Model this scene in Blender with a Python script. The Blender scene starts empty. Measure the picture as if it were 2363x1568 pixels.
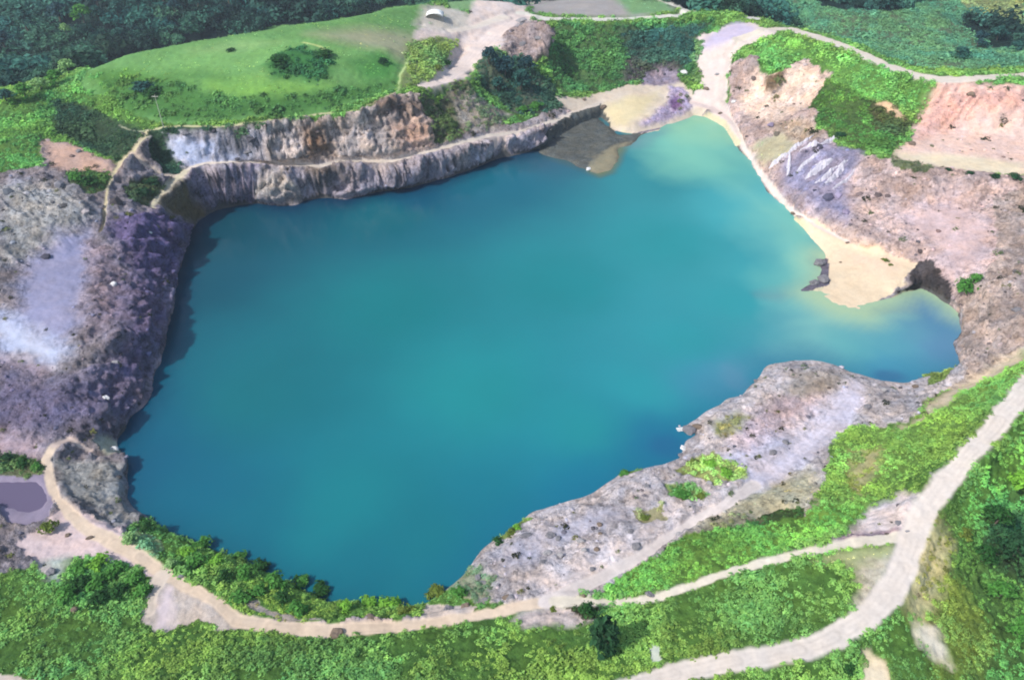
import bpy, math, random
import numpy as np
from mathutils import Vector
random.seed(7); rng = np.random.default_rng(11)
R = math.radians
S = bpy.context.scene
C = S.collection

# ---------------------------------------------------------------- camera, sky, sun, exposure
CAM_H = 110.0; PITCH = R(38.0); TX = 0.65; IW, IH = 2363.0, 1568.0; TY = TX*IH/IW
cam = bpy.data.cameras.new('camera'); camo = bpy.data.objects.new('camera', cam); C.objects.link(camo)
camo.location = (0, 0, CAM_H); camo.rotation_euler = (R(90)-PITCH, 0, 0)
cam.sensor_width = 36; cam.lens = 18/TX; cam.clip_start = 0.5; cam.clip_end = 9000
S.camera = camo
SUN_EL, SUN_AZ = 45.0, -120.0       # azimuth from +y (away from camera) towards +x
w = bpy.data.worlds.new('World'); S.world = w; w.use_nodes = True
nt = w.node_tree; bg = nt.nodes['Background']
sky = nt.nodes.new('ShaderNodeTexSky'); sky.sky_type = 'NISHITA'; sky.sun_disc = False
sky.sun_elevation = R(SUN_EL); sky.sun_rotation = R(SUN_AZ); sky.dust_density = 2.0; sky.air_density = 1.0
nt.links.new(sky.outputs[0], bg.inputs[0]); bg.inputs[1].default_value = 0.15
sun = bpy.data.lights.new('sun', 'SUN'); sun.energy = 3.4; sun.angle = R(2.0); sun.color = (1, 0.955, 0.88)
so = bpy.data.objects.new('sun', sun); C.objects.link(so)
d = Vector((math.sin(R(SUN_AZ))*math.cos(R(SUN_EL)), math.cos(R(SUN_AZ))*math.cos(R(SUN_EL)), math.sin(R(SUN_EL))))
so.rotation_euler = d.to_track_quat('Z', 'Y').to_euler()
S.view_settings.view_transform = 'Standard'; S.view_settings.look = 'None'
S.view_settings.gamma = 1; S.view_settings.exposure = 0.30; S.view_settings.use_curve_mapping = False
S.cycles.filter_width = 1.9; S.cycles.max_bounces = 5; S.cycles.volume_bounces = 0; S.cycles.transparent_max_bounces = 8
ALB = 0.80          # photo tone -> surface albedo

def lin(c):
    c = np.asarray(c, float)/255.0
    return np.where(c <= 0.04045, c/12.92, ((c+0.055)/1.055)**2.4)

# ---------------------------------------------------------------- noise
def _h(ix, iy, iz, seed):
    n = (ix*374761393 + iy*668265263 + iz*2147483647 + seed*144665) & 0xffffffff
    n = ((n ^ (n >> 13))*1274126177) & 0xffffffff
    n = (n ^ (n >> 16)) & 0xffffffff
    return n.astype(np.float64)/4294967295.0
def noise3(x, y, z, seed=0):
    xi = np.floor(x).astype(np.int64); yi = np.floor(y).astype(np.int64); zi = np.floor(z).astype(np.int64)
    fx = x-xi; fy = y-yi; fz = z-zi
    fx = fx*fx*(3-2*fx); fy = fy*fy*(3-2*fy); fz = fz*fz*(3-2*fz)
    def L(a, b, t): return a+(b-a)*t
    r = [[[_h(xi+a, yi+b, zi+c, seed) for c in (0, 1)] for b in (0, 1)] for a in (0, 1)]
    z00 = L(r[0][0][0], r[0][0][1], fz); z01 = L(r[0][1][0], r[0][1][1], fz)
    z10 = L(r[1][0][0], r[1][0][1], fz); z11 = L(r[1][1][0], r[1][1][1], fz)
    return L(L(z00, z01, fy), L(z10, z11, fy), fx)*2-1
def noise2(x, y, seed=0):
    xi = np.floor(x).astype(np.int64); yi = np.floor(y).astype(np.int64); zi = np.zeros_like(xi)
    fx = x-xi; fy = y-yi; fx = fx*fx*(3-2*fx); fy = fy*fy*(3-2*fy)
    a = _h(xi, yi, zi, seed); b = _h(xi+1, yi, zi, seed); c = _h(xi, yi+1, zi, seed); e = _h(xi+1, yi+1, zi, seed)
    return ((a+(b-a)*fx)*(1-fy)+(c+(e-c)*fx)*fy)*2-1
def fbm2(x, y, s, o=4, seed=0):
    t = 0; a = 1; n = 0
    for i in range(o):
        t = t+a*noise2(x/s+17.3*i, y/s-9.1*i, seed+i); n += a; a *= 0.55; s *= 0.47
    return t/n

# ---------------------------------------------------------------- from a place in the view to the ground
CP, SP = math.cos(PITCH), math.sin(PITCH)
def ray(px, py):
    nx = (px/IW*2-1)*TX; ny = (1-py/IH*2)*TY
    return np.array([nx, CP+ny*SP, -SP+ny*CP])
def at_z(px, py, z):
    d = ray(px, py); t = (CAM_H-z)/(-d[2]); return np.array([d[0]*t, d[1]*t, z])

# ---------------------------------------------------------------- terrain heights from break lines
SHORE = [(275,1010),(300,970),(340,920),(352,870),(370,820),(385,760),(400,700),(412,640),(425,580),(440,525),(480,490),
 (510,478),(550,470),(600,465),(640,474),(680,474),(700,462),(740,455),(800,462),(840,448),(880,440),(920,436),(960,430),(1000,416),(1040,405),(1090,388),(1130,370),
 (1200,355),(1250,338),(1330,290),(1385,270),(1420,300),(1480,310),(1520,300),(1545,288),(1580,278),(1600,265),(1640,270),(1670,290),(1700,330),(1725,370),
 (1750,410),(1780,450),(1820,490),(1850,520),(1880,560),(1900,590),(1908,620),(1903,655),(1880,680),(1935,712),(1990,722),
 (2000,704),(2050,690),(2095,668),(2130,665),(2195,700),(2215,720),(2212,760),(2208,790),(2212,840),(2190,850),(2130,868),
 (2080,882),(2045,878),(2010,872),(1950,850),(1900,832),(1860,826),(1830,828),(1770,842),(1745,882),(1715,905),(1670,915),(1640,938),
 (1600,965),(1555,990),(1612,1000),(1575,1015),(1565,1055),(1530,1068),(1490,1078),(1430,1088),(1400,1112),(1350,1142),
 (1290,1162),(1220,1190),(1180,1210),(1130,1248),(1100,1280),(1070,1315),(1040,1345),(1000,1375),(950,1392),(870,1395),
 (800,1400),(745,1395),(730,1370),(680,1350),(620,1330),(580,1300),(510,1272),(425,1240),(360,1215),(315,1190),(288,1160),
 (285,1100),(283,1060)]
lines = []
def LN(*p): lines.append(p)
LN((395,405,12.5),(430,395,12.6),(470,386,12.4),(520,381,11.8),(560,380,11),(640,381,9.6),(700,386,9),(740,388,8.7),(800,378,8.6),(850,378,8),(900,378,7.6),(980,358,7.8),(1060,335,8.2),(1130,318,7),(1200,312,5.6),(1250,298,4.6),(1300,278,3.6),(1340,262,3.2),(1385,245,3.2))
LN((395,398,12.8),(430,388,12.8),(560,372,11.3),(700,374,9.3),(800,365,8.9),(900,366,8),(980,348,8.1),(1060,325,8.5),(1130,308,7.2),(1200,300,6),(1300,266,4),(1385,235,3.4))
LN((350,482,10.5),(375,440,11.5),(405,405,12.6))
LN((345,300,20.8),(320,330,20),(290,365,18.5),(265,400,17),(245,450,15),(240,500,13.5),(235,530,12.5),(215,580,11.5),(205,650,11),(200,720,10.5),(180,770,10),(150,840,8.5))
LN((350,300,20.8),(380,296,20.8),(430,294,21),(500,295,21),(600,286,20.5),(690,272,20),(750,268,20),(820,258,20.5),(880,232,21.5),(920,213,22),(960,212,22))
LN((960,212,22),(990,200,20),(1060,185,18),(1090,170,19),(1150,110,20.5),(1190,60,20.5),(1220,42,20.5))
LN((1000,250,14),(1050,300,9.5)); LN((1090,200,13),(1170,250,8.5),(1290,262,4.6)); LN((1270,200,8),(1330,235,4.5))
LN((1120,140,18),(1200,200,11),(1260,240,6.5))
LN((1220,42,20.5),(1320,48,20.5),(1450,48,20.5),(1560,38,20.5),(1680,28,20.5),(1740,40,20.5))
LN((1250,60,18.5),(1450,58,18.5),(1600,48,19),(1650,55,18))
LN((1300,190,5.5),(1400,195,5.3),(1500,178,5.8),(1570,178,6.5)); LN((1390,240,3.6),(1460,225,4.4),(1530,205,5),(1590,225,4.2))
LN((1420,300,1.4),(1460,285,2.2),(1490,262,2.8),(1540,225,3.4)); LN((1600,245,2.0),(1580,262,1.0),(1510,290,.8)); LN((1478,268,3.2),(1520,240,4.0),(1560,211,5)); LN((1481,273,1.9),(1522,246,2.7),(1565,217,3.6))
LN((1740,40,20.5),(1700,90,17.5),(1640,100,15.5),(1600,140,11),(1610,185,7.5),(1640,240,3.2),(1600,240,2.8))
LN((1670,250,3.0),(1665,200,7),(1670,140,12),(1720,100,17),(1780,80,20))
LN((1640,258,1.6),(1690,285,2.0),(1715,335,1.9),(1745,385,1.8),(1780,432,1.8),(1820,475,1.8),(1850,497,1.8),(1900,530,2),(1950,557,2.1),(2040,592,2.6),(2090,612,3))
LN((1710,290,3.5),(1760,370,3.2),(1800,425,3.2),(1860,475,3.4),(1960,535,4),(2050,580,4.5))
LN((1740,40,20.5),(1800,65,21),(1870,82,21.5),(1950,110,22.3),(2030,145,23),(2100,172,23.6),(2150,182,24),(2250,182,24),(2363,172,24),(2700,150,24),(3000,140,24))
LN((1730,130,17.5),(1800,140,17),(1900,170,17),(1900,210,14)); LN((1700,200,7),(1760,230,7.5),(1850,240,10),(1900,260,11)); LN((1720,290,4),(1790,310,6),(1860,320,9.5))
LN((1780,340,6),(1880,335,11),(1960,352,13),(2060,372,13.6),(2160,388,14),(2260,402,14.3),(2363,415,14.5),(2700,440,15),(3000,450,15))
LN((2060,365,13.6),(2160,380,13.4),(2260,392,13.6),(2363,400,13.8))
LN((1880,250,15),(1920,280,13.8),(2000,320,13.4)); LN((1900,150,19),(1960,200,18.5),(2060,245,17.8),(2100,285,14.6))
LN((2100,285,14.6),(2140,240,17.5),(2170,205,22),(2230,198,23),(2363,196,23.3),(2700,190,23.3)); LN((2110,320,13.4),(2200,300,13.6),(2363,320,14.2),(2700,320,14.5))
LN((2130,600,3.4),(2165,620,3.8),(2200,688,3.0),(2222,712,2.2)); LN((2060,672,1.2),(2090,640,2.6),(2110,612,3.2))
LN((1850,440,5.5),(2000,520,5.5),(2100,560,5.6),(2200,610,6),(2280,600,7.5),(2363,560,9.5)); LN((1900,400,8),(2050,450,8.5),(2200,480,8.6),(2300,470,9.5),(2363,468,11))
LN((2230,780,3),(2300,720,7),(2363,660,10),(2600,600,14)); LN((2240,840,3),(2300,840,6),(2363,800,9),(2700,700,16))
LN((2140,900,2.2),(2210,895,3.4),(2290,860,6.5),(2363,812,9.5))
LN((2080,900,1),(2000,890,1.4),(1960,880,1.8),(1850,850,2.2),(1780,870,2.0),(1740,930,1.8),(1640,985,1.6))
LN((1965,900,1.9),(1930,960,2),(1870,1020,2.2),(1800,1080,2.6),(1740,1120,3),(1650,1175,3.4),(1560,1230,3.8),(1470,1290,4.2),(1400,1340,4.6),(1300,1380,5),(1260,1388,5),(1180,1405,5),(1050,1432,5),(900,1448,5.2),(750,1455,5.4),(650,1450,5.4),(580,1430,5.2),(520,1410,5),(450,1365,5),(385,1325,5),(320,1280,5),(260,1250,5),(210,1220,4.8),(165,1190,4.6),(130,1150,4.8),(110,1090,5.2),(125,1030,6),(150,1005,6.5))
LN((1620,1050,2),(1500,1110,2),(1380,1170,2),(1240,1230,2),(1150,1300,2.2),(1060,1370,2.6))
LN((1700,1000,2.6),(1640,1110,3))
LN((330,1215,2.6),(420,1265,2.6),(520,1300,2.8),(620,1350,3),(720,1385,3.2),(850,1420,3),(960,1410,3))
LN((1300,1390,5.2),(1400,1388,6),(1500,1380,7),(1600,1355,7.8),(1700,1320,8.6),(1800,1290,9.6),(1900,1270,10.6),(2000,1250,11.8),(2090,1240,12.4))
LN((2363,905,15),(2300,975,14.4),(2240,1040,13.8),(2170,1110,13.2),(2130,1180,12.8),(2100,1240,12.4),(2085,1300,12.2),(2050,1370,12),(2000,1430,11.8),(1930,1475,11.4),(1850,1500,11),(1700,1525,10.6),(1550,1555,10.2),(1400,1600,10),(1200,1680,9.6))
LN((2363,905,15),(2500,800,16.5),(2800,600,19)); LN((2260,960,11),(2180,1030,9),(2080,1110,8.6),(1960,1180,8),(1880,1210,6.6),(1760,1220,5)); LN((2363,850,11.5),(2200,940,6),(2060,1000,4.6),(1950,1060,4),(1900,1130,4.2))
LN((1500,1330,6.2),(1700,1250,6.2),(1860,1215,7),(2000,1190,8.6))
LN((0,1568,9),(400,1568,9),(800,1568,9.3),(1200,1568,9.4),(1400,1568,9.6)); LN((1300,1420,6.2),(1500,1440,8),(1750,1400,9.5),(1950,1360,11))
LN((1310,1398,5.6),(1380,1400,6)); LN((1300,1418,4.2),(1380,1425,4.4))
LN((0,1450,7),(200,1450,6),(330,1440,4.6),(450,1440,4.4),(600,1490,6.5),(900,1490,6.6),(1200,1470,6.2)); LN((0,1300,6),(150,1330,5.4),(300,1380,4.6))
LN((2180,1250,11),(2250,1340,7),(2363,1400,5)); LN((2300,1150,8.5),(2363,1250,5),(2600,1350,2)); LN((2150,1450,10),(2250,1568,6),(2363,1568,4)); LN((1750,1568,9.8),(1900,1540,9.8),(2050,1520,9.6))
# left side
LN((440,540,1.2),(400,540,6),(330,530,10),(290,540,11.5)); LN((412,600,1.2),(350,600,6),(280,610,9.6)); LN((390,680,1),(330,690,5.5),(270,700,9.6)); LN((372,760,1),(320,780,5),(250,790,9)); LN((350,880,1),(280,880,4.6),(190,860,8)); LN((300,975,1),(230,960,4.5),(130,950,7.2))
LN((155,1012,5.4),(220,1030,4.0),(282,1052,2.6)); LN((165,1027,3.8),(220,1050,2.1),(284,1070,.8)); LN((275,1072,1.6),(220,1080,3.2),(150,1068,4.6)); LN((270,1130,1.5),(180,1130,3.6))
LN((0,780,11),(60,800,10),(120,840,8.8)); LN((0,700,12.5),(100,720,11.5),(190,730,10.8)); LN((0,560,16),(100,600,13.5),(190,600,12)); LN((0,450,19.5),(100,440,18.5),(180,480,16)); LN((0,400,20.5),(95,395,20),(150,400,18.5),(250,410,16.8))
LN((0,900,8.5),(100,930,7.6)); LN((0,1010,6.5),(80,1020,6)); LN((-60,1104,5.3),(0,1104,5.3),(95,1104,5.3)); LN((-60,1165,5.1),(0,1172,5.1),(60,1205,5.1),(112,1190,5.0),(122,1150,5.1)); LN((-30,1130,3.7),(0,1130,3.8),(90,1135,3.8)); LN((-30,1150,3.8),(0,1150,3.8),(90,1165,3.8)); LN((0,1060,5.5),(80,1085,5)); LN((40,1260,5),(100,1300,5))
LN((95,325,20.5),(160,335,20.3),(220,372,19),(265,380,18.8)); LN((0,240,24),(110,215,23.5),(200,170,25)); LN((0,330,23),(90,310,22))
LN((120,240,22),(200,250,21),(280,300,20)); LN((180,310,19),(230,340,18.2)); LN((290,430,14),(340,450,11.6)); LN((345,340,16.5),(370,380,13.6),(395,396,13))
LN((130,205,24),(225,155,27),(300,125,29),(400,105,30),(520,86,31),(700,56,31.5),(820,40,31),(900,22,30),(980,8,29)); LN((300,200,24.5),(450,170,27.5),(560,160,28.5),(800,140,28),(900,110,27.5))
LN((610,150,29.0),(680,118,31),(755,140,29)); LN((640,182,26.5),(740,180,26.4))
LN((980,100,24.5),(1050,70,22.5),(1080,60,22)); LN((1010,140,22),(1060,100,20),(1075,70,21.5)); LN((1065,120,17.5),(1030,165,17.5)); LN((960,170,22.5),(985,190,20.5))
LN((980,8,28),(1100,0,26),(1180,5,24)); LN((1300,10,20.8),(1500,10,20.8)); LN((1600,-15,21),(1400,-40,24))
LN((-400,900,12),(-400,500,22),(-400,300,27)); LN((-400,1300,9),(-400,1600,10)); LN((2700,1000,14),(2700,1568,-2))
LN((1215,62,22.5),(1245,72,22),(1268,96,20.5)); LN((1205,110,18.5),(1240,120,17.5),(1265,135,15.5)); LN((1288,100,15),(1290,150,12)); LN((1300,110,13),(1500,110,13))
X0, X1, Y0, Y1, CELL = -480.0, 480.0, 0.0, 960.0, 0.75
NXR = int((X1-X0)/CELL)+1; NYR = int((Y1-Y0)/CELL)+1
acc = np.zeros((NYR, NXR)); cnt = np.zeros((NYR, NXR))
def stamp(P, step=0.35):
    P = np.asarray(P)
    for a, b in zip(P[:-1], P[1:]):
        n = max(2, int(np.linalg.norm(b[:2]-a[:2])/step)); t = np.linspace(0, 1, n)[:, None]; q = a+(b-a)*t
        i = np.round((q[:, 0]-X0)/CELL).astype(int); j = np.round((q[:, 1]-Y0)/CELL).astype(int)
        ok = (i >= 0) & (i < NXR) & (j >= 0) & (j < NYR)
        np.add.at(acc, (j[ok], i[ok]), q[ok, 2]); np.add.at(cnt, (j[ok], i[ok]), 1)
shore = np.array([at_z(x, y, 0) for x, y in SHORE])
# densify the shore and give it small coves
def densify(P, step, close=True):
    P = np.vstack([P, P[:1]]) if close else P; out = []
    for a, b in zip(P[:-1], P[1:]):
        n = max(1, int(np.linalg.norm(b-a)/step))
        for k in range(n): out.append(a+(b-a)*k/n)
    return np.array(out)
sd = densify(shore, 1.0); sd[:, 0] += 1.5*fbm2(sd[:, 0], sd[:, 1], 6, 4, 5); sd[:, 1] += 1.5*fbm2(sd[:, 0]+50, sd[:, 1], 6, 4, 6)
stamp(np.vstack([sd, sd[:1]]))
for l in lines: stamp([at_z(*p) for p in l])
for l in ([(-480,960,30),(-200,960,15),(0,960,10),(200,960,12),(480,960,30)], [(-480,0,8),(0,0,9),(480,0,5)], [(-480,300,10),(-480,960,30)], [(480,0,5),(480,400,15),(480,960,30)],
          [(-300,330,-12),(-200,360,-16),(-110,380,-16),(-20,400,-10)], [(-300,560,2),(0,600,4)], [(100,360,4),(160,330,3),(260,330,3),(380,330,5)], [(100,500,6),(400,500,10)], [(-10,380,6),(60,400,10)]):
    stamp(l)
H = np.where(cnt > 0, acc/np.maximum(cnt, 1), 0.0); M = cnt > 0
def solve(H, M, it):
    if min(H.shape) > 12:
        h, wd = H.shape; h2, w2 = (h+1)//2, (wd+1)//2
        Hp = np.zeros((h2*2, w2*2)); Mp = np.zeros((h2*2, w2*2)); Hp[:h, :wd] = H*M; Mp[:h, :wd] = M
        s = Hp.reshape(h2, 2, w2, 2).sum((1, 3)); m = Mp.reshape(h2, 2, w2, 2).sum((1, 3))
        c = solve(np.where(m > 0, s/np.maximum(m, 1), 0), m > 0, it)
        yy = np.clip((np.arange(h)-0.5)/2, 0, h2-1); xx = np.clip((np.arange(wd)-0.5)/2, 0, w2-1)
        y0 = np.floor(yy).astype(int); y1 = np.minimum(y0+1, h2-1); fy = (yy-y0)[:, None]
        x0 = np.floor(xx).astype(int); x1 = np.minimum(x0+1, w2-1); fx = (xx-x0)[None]
        up = (c[y0][:, x0]*(1-fx)+c[y0][:, x1]*fx)*(1-fy)+(c[y1][:, x0]*(1-fx)+c[y1][:, x1]*fx)*fy
        U = np.where(M, H, up)
    else:
        U = np.where(M, H, H[M].mean() if M.any() else 0)
    for k in range(it):
        P = np.pad(U, 1, mode='edge')
        U = np.where(M, H, 0.25*(P[:-2, 1:-1]+P[2:, 1:-1]+P[1:-1, :-2]+P[1:-1, 2:]))
    return U
H = solve(H, M, 40)
def in_poly(x, y, P):
    """x,y 1-D, P (n,2) -> bool"""
    r = np.zeros(x.shape, bool); lo = P[:, :2].min(0); hi = P[:, :2].max(0)
    k = np.nonzero((x >= lo[0]) & (x <= hi[0]) & (y >= lo[1]) & (y <= hi[1]))[0]
    if not len(k): return r
    xs = x[k]; ys = y[k]; c = np.zeros(len(k), bool)
    for i in range(len(P)):
        x1, y1 = P[i-1][:2]; x2, y2 = P[i][:2]
        if y1 == y2: continue
        cond = (y1 > ys) != (y2 > ys)
        c ^= cond & (xs < (x2-x1)*(ys-y1)/(y2-y1)+x1)
    r[k] = c; return r
def seg_dist(x, y, P, lim=12.0):
    D = np.full(x.shape, lim)
    for a, b in zip(P[:-1], P[1:]):
        k = np.nonzero((x > min(a[0], b[0])-lim) & (x < max(a[0], b[0])+lim) & (y > min(a[1], b[1])-lim) & (y < max(a[1], b[1])+lim))[0]
        if not len(k): continue
        dx, dy = b[0]-a[0], b[1]-a[1]; L = dx*dx+dy*dy+1e-9
        t = np.clip(((x[k]-a[0])*dx+(y[k]-a[1])*dy)/L, 0, 1)
        D[k] = np.minimum(D[k], np.hypot(x[k]-a[0]-t*dx, y[k]-a[1]-t*dy))
    return D
GX, GY = np.meshgrid(np.arange(NXR)*CELL+X0, np.arange(NYR)*CELL+Y0)
ins = in_poly(GX.ravel(), GY.ravel(), sd)
dsh = seg_dist(GX.ravel()[ins], GY.ravel()[ins], np.vstack([sd, sd[:1]])[::3], 12.0)
Hf = H.ravel().copy(); Hf[ins] = -0.25-dsh*0.3; SHOALS = [[(1225,350),(1262,318),(1330,280),(1385,262),(1430,312),(1500,306),(1462,338),(1440,345),(1428,375),(1412,396),(1382,407),(1350,396),(1290,372)],
 [(1890,588),(1912,600),(1912,655),(1885,668),(1850,672),(1818,680),(1840,655),(1872,640),(1882,620)]]
SH = [np.array([at_z(x, y, 0) for x, y in q]) for q in SHOALS]
for q in SH:
    gx_ = GX.ravel()+2.2*fbm2(GX.ravel(), GY.ravel(), 9, 3, 93); gy_ = GY.ravel()+2.2*fbm2(GX.ravel()+60, GY.ravel(), 9, 3, 94); k = np.nonzero(in_poly(gx_, gy_, q) & ins)[0]
    if len(k): Hf[k] = np.minimum(.55, -.25+.32*seg_dist(gx_[k], gy_[k], np.vstack([q, q[:1]]), 4.0))+.22*fbm2(gx_[k], gy_[k], 5, 4, 91)
H = Hf.reshape(H.shape)
K = np.array([1, 2, 1])/4.0
Hs = H.copy()
for _ in range(1):
    P = np.pad(Hs, 1, mode='edge'); Hs = P[:-2, 1:-1]*.25+P[1:-1, 1:-1]*.5+P[2:, 1:-1]*.25
    P = np.pad(Hs, 1, mode='edge'); Hs = P[1:-1, :-2]*.25+P[1:-1, 1:-1]*.5+P[1:-1, 2:]*.25
H = Hs
def height(x, y):
    fx = np.clip((x-X0)/CELL, 0, NXR-1.001); fy = np.clip((y-Y0)/CELL, 0, NYR-1.001)
    i = fx.astype(int); j = fy.astype(int); a = fx-i; b = fy-j
    return (H[j, i]*(1-a)+H[j, i+1]*a)*(1-b)+(H[j+1, i]*(1-a)+H[j+1, i+1]*a)*b
def hit(px, py, zmin=None):
    d = ray(px, py); t = np.arange(60, 900, 0.25); q = t[:, None]*d[None]; z = CAM_H+q[:, 2]
    h = height(q[:, 0], q[:, 1]); b = np.nonzero(z <= h)[0]
    k = b[0] if len(b) else len(t)-1
    return np.array([q[k, 0], q[k, 1], h[k]])
def PW(pts): return np.array([hit(*p) for p in pts])

# ---------------------------------------------------------------- ground mesh lattice
def spread_axis(parts):
    out = []
    for a, b, s in parts:
        n = max(1, int(round((b-a)/s))); out += list(np.linspace(a, b, n, endpoint=False))
    return out
ys = spread_axis([(-60, 38, 14), (38, 120, .27), (120, 240, .36), (240, 330, .55), (330, 460, 1.1), (460, 700, 3)])
yy = 700.0
while yy < 4500: ys.append(yy); yy *= 1.12
ys = np.array(ys)
us = np.concatenate([-np.geomspace(9, 1.05, 18), np.linspace(-1, 1, 780), np.geomspace(1.05, 9, 18)])
W = (33+0.537*np.clip(ys, 0, 900))*1.13
VX = us[None]*W[:, None]; VY = np.repeat(ys[:, None], len(us), 1)
nr, nc = VX.shape; vx = VX.ravel(); vy = VY.ravel()
vz = height(vx, vy)
far = np.maximum(0, np.maximum(np.abs(vx)-470, vy-950)); vz = vz+np.minimum(far*0.03, 30)*np.clip(1+fbm2(vx, vy, 600, 3, 3), .3, 2)

# ---------------------------------------------------------------- zones of the ground
n = len(vx)
col = np.zeros((n, 3)); rough = np.zeros(n); veg = np.zeros(n); vk = np.zeros(n, int); vcol = np.zeros((n, 3)); sec = np.zeros(n, int); flute = np.zeros(n)
SECT = ['scrub_hillside', 'meadow', 'dirt_road', 'footpath', 'quarry_cliff', 'bare_rock_ground', 'sand_bank', 'sand_pit', 'forest_floor', 'mud_shoal']
wx = vx+1.3*fbm2(vx, vy, 6, 3, 21)+.5*noise2(vx/1.3, vy/1.3, 8); wy = vy+1.3*fbm2(vx+90, vy, 6, 3, 22)+.5*noise2(vx/1.3+7, vy/1.3, 9)
def put(k, a, c, r, v, kind, vc, s, fl=0):
    a1 = a[:, None]; col[k] = col[k]*(1-a1)+lin(c)*a1; rough[k] = rough[k]*(1-a)+r*a; flute[k] = flute[k]*(1-a)+fl*a
    hard = a > 0.5; kk = k[hard]
    veg[kk] = v; vk[kk] = kind; vcol[kk] = lin(vc) if vc is not None else 0
    if s is not None: sec[kk] = SECT.index(s)
def zone(pts, c, r=0.1, v=0.0, kind=0, vc=None, s=None, soft=0, fl=0):
    P = PW(pts)
    if soft:
        m = np.nonzero(in_poly(wx, wy, np.array([[P[:, 0].min()-soft, P[:, 1].min()-soft], [P[:, 0].max()+soft, P[:, 1].min()-soft], [P[:, 0].max()+soft, P[:, 1].max()+soft], [P[:, 0].min()-soft, P[:, 1].max()+soft]])))[0]
        if not len(m): return
        i = in_poly(wx[m], wy[m], P); dd = seg_dist(wx[m], wy[m], np.vstack([P, P[:1]]), soft+.1)
        a = np.clip(.5+np.where(i, dd, -dd)/soft/2, 0, 1); g = a > 0; put(m[g], a[g], c, r, v, kind, vc, s, fl)
    else:
        m = np.nonzero(in_poly(wx, wy, P))[0]; put(m, np.ones(len(m)), c, r, v, kind, vc, s, fl)
def stroke(pts, c, s='footpath', r=0.02, soft=.35):
    """pts: (px, py, width in metres)"""
    P = PW([p[:2] for p in pts]); wd = np.array([p[2] for p in pts])/2
    for q in range(len(P)-1):
        a, b = P[q], P[q+1]; lim = max(wd[q], wd[q+1])+1.0
        m = np.nonzero((vx > min(a[0], b[0])-lim) & (vx < max(a[0], b[0])+lim) & (vy > min(a[1], b[1])-lim) & (vy < max(a[1], b[1])+lim))[0]
        if not len(m): continue
        dx, dy = b[0]-a[0], b[1]-a[1]; L = dx*dx+dy*dy+1e-9
        X = vx[m]*.7+wx[m]*.3; Y = vy[m]*.7+wy[m]*.3
        t = np.clip(((X-a[0])*dx+(Y-a[1])*dy)/L, 0, 1); D = np.hypot(X-a[0]-t*dx, Y-a[1]-t*dy)
        ww = wd[q]*(1-t)+wd[q+1]*t; al = np.clip((ww-D)/soft+.5, 0, 1); g = al > 0
        put(m[g], al[g], c, r, 0, 0, None, s)
        if wd[q] > .9:
            rut = np.exp(-((D-.45*ww)/.22)**2)*.16*(.6+.5*noise2(X/5, Y/5, 77)); mid_ = np.exp(-(D/.3)**2)*.08; col[m] *= (1-(rut+mid_)*al)[:, None]
        lv = np.clip((ww-D)/1.6+1.0, 0, 1)*(.9 if s == 'dirt_road' else .85); vz[m] = vz[m]*(1-lv)+(a[2]*(1-t)+b[2]*t)*lv
GREEN = (98,146,66); BRIGHT = (112,166,74); DARKG = (46,88,42); OLIVE = (112,128,62); TEAL = (60,112,88); PALE = (128,162,108)
col[:] = lin((82,120,54)); rough[:] = .25; veg[:] = 1.0; vcol[:] = lin(GREEN)
dall = seg_dist(vx, vy, np.vstack([sd, sd[:1]])[::2], 9.0); kr = np.nonzero(dall < 7.5)[0]; put(kr, np.ones(len(kr)), (176,166,166), .4, 0, 0, None, 'bare_rock_ground')
# --- far
FOREST_EDGE = [(990,8),(900,20),(820,40),(700,55),(600,65),(520,85),(400,105),(300,125),(225,150),(195,172),(120,205),(40,235),(-100,250)]
fz = (vy > 330) | ((vx < -70) & (vy > 262) & (vz < 20))
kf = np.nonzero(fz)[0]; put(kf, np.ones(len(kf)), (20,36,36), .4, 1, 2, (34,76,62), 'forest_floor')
# right far slope beyond the road
zone([(1760,-20),(1790,55),(1950,95),(2030,130),(2150,160),(2363,158),(2600,150),(2600,-20)], (96,118,88), .4, 1.0, 0, (78,134,96), 'scrub_hillside')
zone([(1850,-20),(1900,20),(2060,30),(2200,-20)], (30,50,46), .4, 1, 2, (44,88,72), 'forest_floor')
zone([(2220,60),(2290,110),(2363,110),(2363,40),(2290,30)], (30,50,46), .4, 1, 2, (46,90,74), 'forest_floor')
zone([(2190,-10),(2363,-10),(2363,60),(2300,55),(2230,25)], (130,140,96), .3, .6, 0, (134,158,100), 'scrub_hillside', 3)
# --- meadow
zone([(195,172),(225,150),(300,125),(400,105),(520,85),(600,65),(700,55),(820,38),(900,18),(985,8),(990,60),(965,110),(935,160),(915,207),(850,228),(750,264),(600,274),(430,289),(365,285),(300,255),(250,225),(180,205)], (108,156,90), .10, .5, 1, (102,152,84), 'meadow')
zone([(380,140),(600,100),(850,110),(880,170),(600,200),(420,225),(330,190)], (118,168,96), .10, .5, 1, (112,162,90), 'meadow', 6)
zone([(250,175),(420,160),(560,185),(500,200),(330,190)], (90,138,72), .14, .6, 1, (88,138,70), 'meadow', 4)
zone([(440,118),(560,95),(640,100),(540,118)], (138,178,112), .1, .5, 1, (128,170,104), 'meadow', 4)
zone([(780,140),(860,120),(900,150),(830,180)], (92,146,80), .12, .6, 1, (88,144,76), 'meadow', 4)
zone([(480,200),(620,185),(760,200),(700,225),(560,232)], (122,172,80), .10, .5, 1, (118,168,76), 'meadow', 4)
zone([(720,80),(850,65),(960,80),(980,115),(930,150),(890,120),(800,100)], (158,162,130), .05, .25, 1, (140,160,110), 'meadow', 5)
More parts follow.
